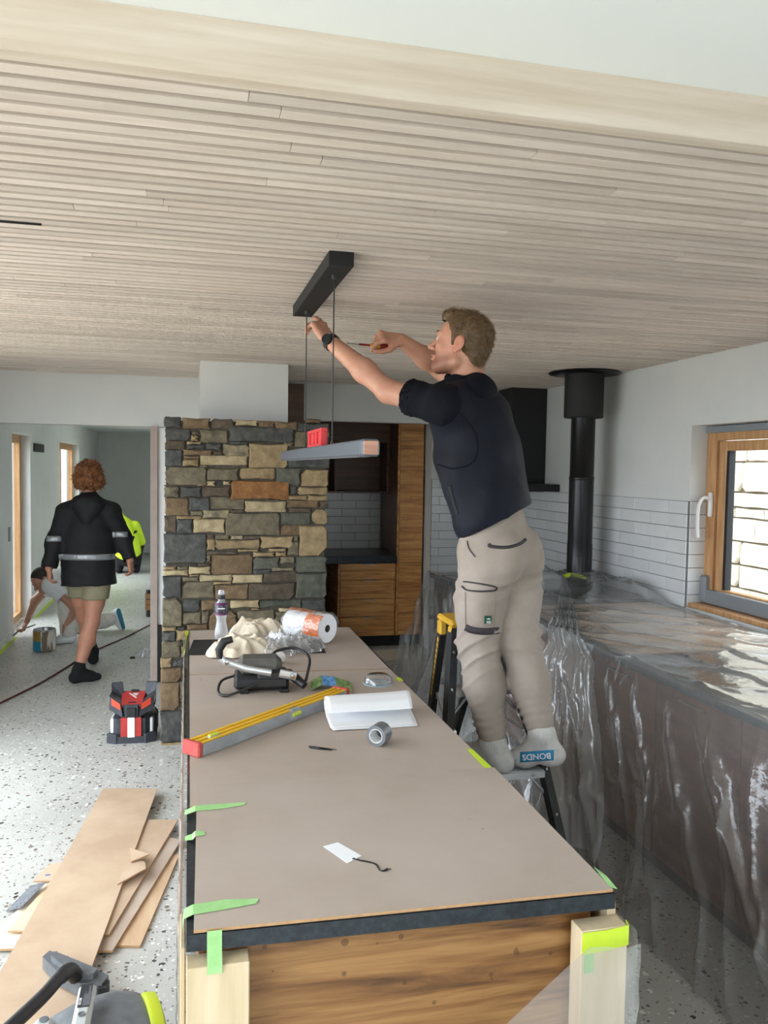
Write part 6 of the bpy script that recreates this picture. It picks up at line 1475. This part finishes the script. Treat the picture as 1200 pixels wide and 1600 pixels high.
# watch and ring
dW = nrm(wrL - elL); wc = wrL - dW * .012
t_ = MB(); t_.lathe([(.033, -.012), (.0365, -.011), (.0365, .011), (.033, .012)], wc, dW, 32); wst = t_.build('wristwatch', m_rubber, man, True)
wn_ = V3(-.45, -.88, .05); wn_ = nrm(wn_ - dW * wn_.dot(dW))
MB().lathe([(.0, .0), (.0225, .0), (.0225, .010), (.020, .0125), (.0, .0125)], wc + wn_ * .031, wn_, 28).build('watch_case', m_blackm, wst, True)
MB().lathe([(.0, .0), (.0185, .0), (.0185, .0008), (0, .0009)], wc + wn_ * .0436, wn_, 28).build('watch_dial', pm('watch_glass', srgb(30, 34, 38), rough=.1), wst)
MB().lathe([(.0205, .0122), (.0225, .0125), (.0225, .0138), (.0205, .0135), (.0205, .0122)], wc + wn_ * .031, wn_, 28).build('watch_bezel', pm('bezel', srgb(74, 82, 88), rough=.3, metal=.6), wst)
a_, b_ = infoL[2][0], infoL[2][1]; rc = a_ * .45 + b_ * .55
MB().lathe([(.0098, -.0022), (.0112, -.0022), (.0112, .0022), (.0098, .0022), (.0098, -.0022)], rc, nrm(b_ - a_), 24).build('ring', pm('gold', srgb(230, 190, 110), rough=.25, metal=1), man, True)
# nails
for inf, n_ in ((infoL, nL), (infoR, nR)):
    for fpts in inf[:4]:
        dv = nrm(fpts[3] - fpts[2]); n2 = nrm(n_ - dv * n_.dot(dv)); pc_ = fpts[3] - n2 * .0062 - dv * .001
        MB().box((-.0045, -.006, -.0006), (.0045, .006, .0012), .0006, axes(pc_, np.cross(dv, n2), dv)).build('nail', pm('nail', srgb(226, 180, 160), rough=.35) if 'nail' not in bpy.data.materials else bpy.data.materials['nail'], man)
# screwdriver
g0 = np.mean([infoR[1][1], infoR[2][1], infoR[1][3], infoR[4][2]], 0); sd_d = nrm(V3(-1, -.10, .02))
t = thing('screwdriver', 'red and yellow insulated screwdriver held in the right hand of the man on the ladder', 'screwdriver', g0)
MB().lathe([(0, -.050), (.009, -.049), (.0115, -.042), (.0118, -.018), (.0095, -.008)], g0, sd_d, 16).build('handle', pm('screwdriver_red', srgb(140, 26, 30), rough=.35), t, True)
MB().lathe([(.0095, -.008), (.0112, .0), (.0105, .020), (.0085, .028), (.0095, .034), (.006, .036)], g0, sd_d, 16).build('grip_band', pm('screwdriver_yellow', srgb(216, 168, 50), rough=.35), t, True)
MB().lathe([(.0045, .034), (.0042, .085)], g0, sd_d, 10).build('insulated_shaft', bpy.data.materials['screwdriver_red'], t, True)
MB().lathe([(.0026, .085), (.0026, .128), (.0036, .134), (.001, .136)], g0, sd_d, 8).build('blade', m_steel, t, True)

# ---- the walker in the black jacket, seen from behind -----------------------
m_skin2 = skin_mat('ruddy_skin', srgb(196, 142, 116), srgb(186, 128, 102), None)
m_jack = pm('black_jacket', srgb(13, 14, 16), srgb(19, 20, 23), scale=8, rough=.75, bump=.1, bscale=250)
m_refl = pm('reflective_tape', srgb(160, 164, 168), srgb(166, 170, 174), scale=16, stretch=(3, 3, .6), rough=.3, metal=.5, bump=.6)
m_short = pm('khaki_shorts', srgb(138, 132, 104), srgb(152, 146, 118), scale=10, rough=.9)
m_bsock = pm('black_sock', srgb(14, 14, 16), srgb(22, 22, 24), scale=30, rough=.9)
X = -.785; Yw = 6.98
E3 = np.eye(3)
P0 = V3(X, Yw, .86); hcW = V3(X + .005, Yw, 1.655)
HPw, hww, HAw = headset(hcW, (.05, 1, -.08), (0, .08, 1), .98)
sL, sR = V3(X - .175, Yw, 1.36), V3(X + .17, Yw, 1.36)
eL, wL = V3(X - .262, Yw - .05, 1.12), V3(X - .29, Yw - .10, .915)
eR, wR = V3(X + .262, Yw + .03, 1.15), V3(X + .325, Yw - .03, .965)
hL_, hR_ = V3(X - .075, Yw, .85), V3(X + .075, Yw, .85)
kR, aR = V3(-.752, 6.89, .475), V3(-.846, 6.80, .10)
kL, aL = V3(-.845, 7.12, .475), V3(-.80, 7.42, .11)
hd1, inf1 = hand(wL, (.02, .05, -1), (.9, .3, 0), (.1, 1, 0), .95, [(30, 40, 25)] * 4)
hd2, inf2 = hand(wR, (.12, .0, -1), (-.9, .3, 0), (-.1, 1, 0), .95, [(30, 40, 25)] * 4)
tor = [ell(P0, (.155, .11, .12), E3, .05), ell((X, Yw, 1.05), (.14, .10, .16), E3, .06), ell((X, Yw, 1.27), (.165, .115, .17), E3, .06), cap(sL, sR, .06, .06, .05), cap((X, Yw, 1.40), (X, Yw, 1.58), .06, .055, .03)]
fR = [cap(aR, V3(-.872, 6.785, .045), .034, .034, .02), cap(V3(-.872, 6.785, .045), V3(-.755, 6.83, .035), .034, .034, .03), cap(V3(-.755, 6.83, .035), V3(-.705, 6.85, .028), .034, .024, .02), cap(aR, V3(-.76, 6.83, .045), .034, .026, .03)]
fL = [cap(aL, V3(-.80, 7.40, .05), .034, .034, .02), cap(V3(-.80, 7.40, .05), V3(-.815, 7.60, .03), .034, .028, .03), cap(aL, V3(-.81, 7.55, .04), .034, .026, .03)]
lg = chain([hL_, hL_ * .4 + kL * .6, kL, kL * .62 + aL * .38, aL], [.085, .07, .054, .057, .036], .03) + chain([hR_, hR_ * .4 + kR * .6, kR, kR * .62 + aR * .38, aR], [.088, .076, .058, .062, .037], .03)
ar = chain([sL, eL, wL], [.055, .042, .03], .03) + chain([sR, eR, wR], [.055, .042, .03], .03)
V, Q = regions(tor + HPw + ar + lg + fR + fL + hd1 + hd2, .009, [(lambda b: (b[0], b[1], .005))(hb(inf1, wL)), (lambda b: (b[0], b[1], .005))(hb(inf2, wR))])
wk = skinobj(V, Q, 'person', m_skin2, None, np.ones((len(V), 3)), origin=(X, 7.0, 0))
tag(wk, 'person with curly red hair, black reflective jacket and shorts walking into the hall', 'person')
jk = [cap((X, Yw, .62), (X, Yw, 1.10), .222, .208, .05, n=(0, 1, 0), f=.72), cap((X, Yw, 1.10), (X, Yw, 1.25), .208, .18, .05, n=(0, 1, 0), f=.74), cap(sL, (X - .05, Yw, 1.43), .066, .07, .06), cap(sR, (X + .05, Yw, 1.43), .066, .07, .06), cap((X, Yw, 1.40), (X, Yw, 1.50), .085, .07, .04)]
jk += chain([sL, eL, wL], [.075, .068, .058], .05) + chain([sR, eR, wR], [.075, .07, .06], .05)
jk += [ell((X, Yw - .09, 1.44), (.12, .075, .075), E3, .03), cap((X - .06, Yw - .1, 1.42), (X, Yw - .125, 1.31), .05, .03, .03), cap((X + .06, Yw - .1, 1.42), (X, Yw - .125, 1.31), .05, .03, .03)]
v, q = implicit(jk, .009); c_ = v[q].mean(1); inb = abs(c_[:, 0] - X) < .235; v, q = compact(v, q[~((c_[:, 2] < .772) & inb)]); m_ = (abs(v[:, 2] - .772) < .009) & (abs(v[:, 0] - X) < .235); v[m_, 2] = .772
c_ = v[q].mean(1)
for w_, e_ in ((wL, eL), (wR, eR)):
    n_ = nrm(w_ - e_); v, q = cutlocal(v, q, w_ - n_ * .005, n_, .1)
nn = vnormals(v, q); v = v + nn * (.006 * snoise(v, 41, 13) + .004 * (ridged(v[:, 2] * 26 + v[:, 0] * 9 + snoise(v, 42, 6)) - .4) + .002 * snoise(v, 43, 40))[:, None]
jo = skinobj(v, q, 'jacket', m_jack, wk); jo['label'] = 'black hooded jacket with silver reflective bands'; md = jo.modifiers.new('t', 'SOLIDIFY'); md.thickness = .004; md.offset = -1
bj = bvh_of(v, q)
patch(bj, (X, Yw, 1.005), (1, 0, -.01), Uz, gridpts(-.215, .205, -.024, .024, 30, 4, -.02), (0, 1, 0), .003, 'reflective_band', m_refl, jo)
for s_, e_, w_ in ((sL, eL, wL), (sR, eR, wR)):
    mC = e_ * .86 + s_ * .14; patch(bj, mC, (1, 0, 0), Uz, gridpts(-.058, .058, -.022, .022, 8, 4), (0, 1, 0), .003, 'reflective_band', m_refl, jo)
sh = [ell(P0, (.175, .135, .13), E3, .05), cap(hL_, hL_ * .48 + kL * .52, .105, .1, .03), cap(hR_, hR_ * .48 + kR * .52, .108, .104, .03)]
v, q = implicit(sh, .009); c_ = v[q].mean(1); v, q = compact(v, q[(c_[:, 2] > .655) & (c_[:, 2] < .95)]); v[abs(v[:, 2] - .655) < .009, 2] = .655
nn = vnormals(v, q); v = v + nn * (.004 * snoise(v, 44, 20))[:, None]
so = skinobj(v, q, 'shorts', m_short, wk); md = so.modifiers.new('t', 'SOLIDIFY'); md.thickness = .004; md.offset = -1
for f_, a_, k_ in ((fR, aR, kR), (fL, aL, kL)):
    v, q = implicit(grow(f_, .006) + [cap(a_, a_ * .72 + k_ * .28, .042, .044, .02)], .007); skinobj(v, q, 'sock', m_bsock, wk)
m_rhair = pm('curly_red_hair', srgb(86, 50, 26), srgb(140, 88, 48), scale=36, rough=.6)
hp = [ell(hww(0, -.02, .03), np.array((.105, .115, .10)), HAw, .02), ell(hww(0, -.055, -.04), np.array((.112, .075, .07)), HAw, .03), ell(hww(.07, -.02, -.05), np.array((.05, .06, .06)), HAw, .03), ell(hww(-.07, -.02, -.05), np.array((.05, .06, .06)), HAw, .03)]
hp += [ell(hww(0, .105, -.045), np.array((.075, .07, .10)), HAw, .02, 's')]
v, q = implicit(hp, .006); nn = vnormals(v, q); v2 = v + nn * (.008 * snoise(v, 51, 75) + .006 * snoise(v, 52, 140))[:, None]
ho = skinobj(v2, q, 'hair', m_rhair, wk)
ids = np.random.RandomState(5).choice(len(v), 700); dr = nn[ids] * .5 + np.random.RandomState(6).normal(size=(700, 3)) * .7 - V3(0, 0, .5); dr /= np.linalg.norm(dr, axis=1, keepdims=True)
vs, fs = strands(v2[ids] - nn[ids] * .004, dr, .04, .0035, 8, 1.6, 5); o = MB().add(vs, fs).build('curl_mass', pm('red_curls', srgb(104, 62, 32), srgb(166, 108, 60), scale=50, rough=.5), ho); o['kind'] = 'stuff'

# ---- the kneeling painter ---------------------------------------------------
m_tee = pm('white_tee', srgb(222, 224, 226), srgb(232, 233, 234), scale=8, rough=.9); m_wpant = pm('painter_white', srgb(206, 200, 190), srgb(224, 220, 212), scale=9, rough=.9)
m_skin3 = skin_mat('tan_skin', srgb(196, 146, 120), srgb(182, 130, 104), None); m_teal = pm('teal_sole', srgb(44, 118, 140), rough=.85); m_dhair = pm('short_dark_hair', srgb(38, 30, 26), srgb(58, 46, 38), scale=60, rough=.8)
pv = V3(-.985, 8.70, .40); chst = V3(-1.22, 8.60, .56); hcP = V3(-1.395, 8.52, .60)
HPp, hwp, HAp = headset(hcP, (-.62, -.45, -.62), (-.55, -.1, .75), .95)
sN, sF = V3(-1.30, 8.44, .55), V3(-1.34, 8.74, .52)          # near (left) and far (right) shoulder
eF, wF = V3(-1.50, 8.74, .36), V3(-1.575, 8.72, .155); eN, wN = V3(-1.06, 8.36, .33), V3(-1.155, 8.33, .17)
hN, hF = V3(-1.0, 8.62, .38), V3(-.97, 8.80, .38)
kN, aN = V3(-1.18, 8.46, .46), V3(-1.13, 8.36, .10); kF, aF = V3(-1.08, 8.85, .075), V3(-.745, 8.89, .13)
hdF, ifF = hand(wF, (-.35, -.1, -.9), (-.6, -.3, .3), (-.2, -.9, 0), .95, [(35, 50, 30)] * 4); hdN, ifN = hand(wN, (-.1, -.05, -1), (-.9, .2, .1), (0, 1, 0), .95, [(30, 40, 25)] * 4)
tr_ = [ell(pv, (.15, .15, .13), E3, .05), cap(pv, chst, .125, .135, .06), cap(chst, (-1.30, 8.58, .56), .125, .10, .05), cap(sN, sF, .06, .06, .05), cap((-1.31, 8.57, .56), hcP, .06, .052, .03)]
fN = [cap(aN, (-1.10, 8.34, .045), .034, .034, .02), cap((-1.10, 8.34, .045), (-1.27, 8.28, .03), .034, .026, .03), cap(aN, (-1.22, 8.30, .04), .034, .026, .03)]
fF = [cap(aF, (-.715, 8.90, .19), .034, .034, .02), cap((-.715, 8.90, .19), (-.68, 8.91, .035), .034, .026, .03), cap(aF, (-.69, 8.91, .05), .034, .026, .03)]
pl_ = chain([hN, kN, aN], [.085, .058, .038], .03) + chain([hF, kF, aF], [.085, .058, .038], .03)
V, Q = implicit(tr_ + HPp + chain([sN, eN, wN], [.052, .042, .03], .03) + chain([sF, eF, wF], [.052, .042, .03], .03) + pl_ + fN + fF + hdF + hdN, .0075)
pt_ = skinobj(V, Q, 'person', m_skin3, None, np.ones((len(V), 3)), origin=(-1.05, 8.6, 0)); tag(pt_, 'painter in white kneeling on the floor and brushing the hall skirting', 'person')
v, q = implicit(grow(tr_[1:3], .02) + [cap(sN, sF, .082, .082, .05), cap(sN, sN * .5 + eN * .5, .082, .078, .03), cap(sF, sF * .45 + eF * .55, .082, .08, .03)], .009)
for s_, e_ in ((sN, eN), (sF, eF)): n_ = nrm(e_ - s_); v, q = cutlocal(v, q, s_ * .5 + e_ * .5, n_, .12)
nn = vnormals(v, q); v = v + nn * (.007 * snoise(v, 61, 14) + .003 * snoise(v, 62, 40))[:, None]; skinobj(v, q, 't_shirt', m_tee, pt_)
v, q = implicit(grow(tr_[:1], .025) + chain([hN, kN, aN], [.115, .088, .072], .03) + chain([hF, kF, aF * .9 + kF * .1], [.112, .085, .07], .03), .009)
v, q = compact(v, q[v[q].mean(1)[:, 2] > .002]); nn = vnormals(v, q); v = v + nn * (.007 * snoise(v, 63, 22) + .004 * (ridged(v[:, 0] * 40 + v[:, 2] * 30) - .4))[:, None]; v[:, 2] = np.maximum(v[:, 2], .003)
skinobj(v, q, 'trousers', m_wpant, pt_)
for f_ in (fN, fF):
    v, q = implicit(grow(f_, .006), .007); so = skinobj(v, q, 'sock', m_tee, pt_)
v, q = implicit([cap((-1.10, 8.34, .03), (-1.27, 8.28, .018), .036, .03, .02, n=Uz, f=.45)], .006); skinobj(v, q, 'sock_sole', m_teal, so)
v, q = implicit([cap((-.700, 8.875, .20), (-.655, 8.885, .04), .040, .032, .02, n=(1, -.2, .25), f=.55)], .006); skinobj(v, q, 'sock_sole', m_teal, so)
v, q = implicit([ell(hwp(0, -.018, .034), np.array((.082, .104, .098)) * .96, HAp, .02)], .006); lq = (v - hcP) @ HAp.T; v, q = compact(v, q[(lq[:, 2] - np.interp(lq[:, 1], [-.12, -.05, .0, .06, .12], [-.06, -.05, -.01, .06, .075]))[q].min(1) > 0]); skinobj(v, q, 'hair', m_dhair, pt_)
t = thing('paint_brush', 'long handled paint brush held by the painter against the skirting', 'brush', (-1.62, 8.5, .05)); hc_ = np.mean([f_[1] for f_ in ifF[:4]] + [f_[3] for f_ in ifF[:4]], 0)
MB().tube([hc_ + V3(.13, .13, .03), hc_, V3(-1.664, 8.42, .056)], [.006, .008, .010], 8).build('handle', pm('brush_handle', srgb(60, 58, 58), rough=.5), t, True)
MB().box((-1.690, 8.33, .036), (-1.645, 8.43, .074), .004).build('bristles', m_white, t)

# ---- crouching worker in hi-vis far down the hall ---------------------------
m_hv = pm('hi_vis_yellow', srgb(208, 236, 40), srgb(196, 226, 44), scale=6, rough=.7)
cx3, cy3 = -.93, 13.55
b3 = [ell((cx3, cy3, .30), (.19, .17, .16), E3, .06), cap((cx3, cy3, .38), (cx3 - .10, cy3 + .16, .74), .16, .15, .06), cap((cx3 - .10, cy3 + .16, .74), (cx3 - .16, cy3 + .3, .90), .10, .06, .04), ell((cx3 - .2, cy3 + .36, .96), (.08, .1, .11), E3, .03)]
b3 += chain([(cx3 - .1, cy3, .25), (cx3 - .16, cy3 + .38, .42), (cx3 - .14, cy3 + .12, .10)], [.09, .07, .05], .03) + chain([(cx3 + .1, cy3, .25), (cx3 + .14, cy3 + .38, .42), (cx3 + .12, cy3 + .12, .10)], [.09, .07, .05], .03)
b3 += [cap((cx3 - .14, cy3 + .10, .06), (cx3 - .15, cy3 + .32, .05), .05, .04, .02), cap((cx3 + .12, cy3 + .10, .06), (cx3 + .13, cy3 + .32, .05), .05, .04, .02)]
b3 += chain([(cx3 + .1, cy3 + .18, .76), (cx3 + .19, cy3 + .25, .5), (cx3 + .1, cy3 + .5, .35)], [.06, .05, .04], .03) + chain([(cx3 - .28, cy3 + .2, .76), (cx3 - .3, cy3 + .3, .5), (cx3 - .2, cy3 + .5, .35)], [.06, .05, .04], .03)
V, Q = implicit(b3, .014); hv = skinobj(V, Q, 'person', m_skin3, None, np.ones((len(V), 3)), origin=(cx3, cy3, 0)); tag(hv, 'distant worker crouching in a yellow hi-vis top and black trousers', 'person')
v, q = implicit(grow(b3[1:3], .03) + [cap((cx3, cy3 - .02, .36), (cx3, cy3, .5), .20, .18, .05), cap((cx3 + .1, cy3 + .18, .76), (cx3 + .19, cy3 + .25, .5), .085, .075, .04), cap((cx3 - .28, cy3 + .2, .76), (cx3 - .3, cy3 + .3, .5), .085, .075, .04)], .014); vt = skinobj(v, q, 'hi_vis_top', m_hv, hv); b_ = bvh_of(v, q)
for s_ in (-1, 1): patch(b_, (cx3 + s_ * .08 - .02, cy3, .50), nrm((.32 * s_, 0, 1)), (1, 0, 0), gridpts(-.17, .2, -.02, .02, 10, 3), (0, 1, 0), .006, 'black_strap', m_blackmatt, vt)
v, q = implicit(grow([b3[0]] + b3[4:8], .02), .014); v[:, 2] = np.maximum(v[:, 2], .004); skinobj(v, q, 'trousers', m_bsock, hv)
v, q = implicit([ell((cx3 - .2, cy3 + .34, .985), (.09, .105, .105), E3, .03)], .014); skinobj(v, q, 'hair', m_dhair, hv)
for s_ in (-.145, .125): v, q = implicit([cap((cx3 + s_, cy3 + .08, .05), (cx3 + s_, cy3 + .34, .045), .055, .05, .02)], .012); v[:, 2] = np.maximum(v[:, 2], .001); skinobj(v, q, 'boot', m_bsock, hv)
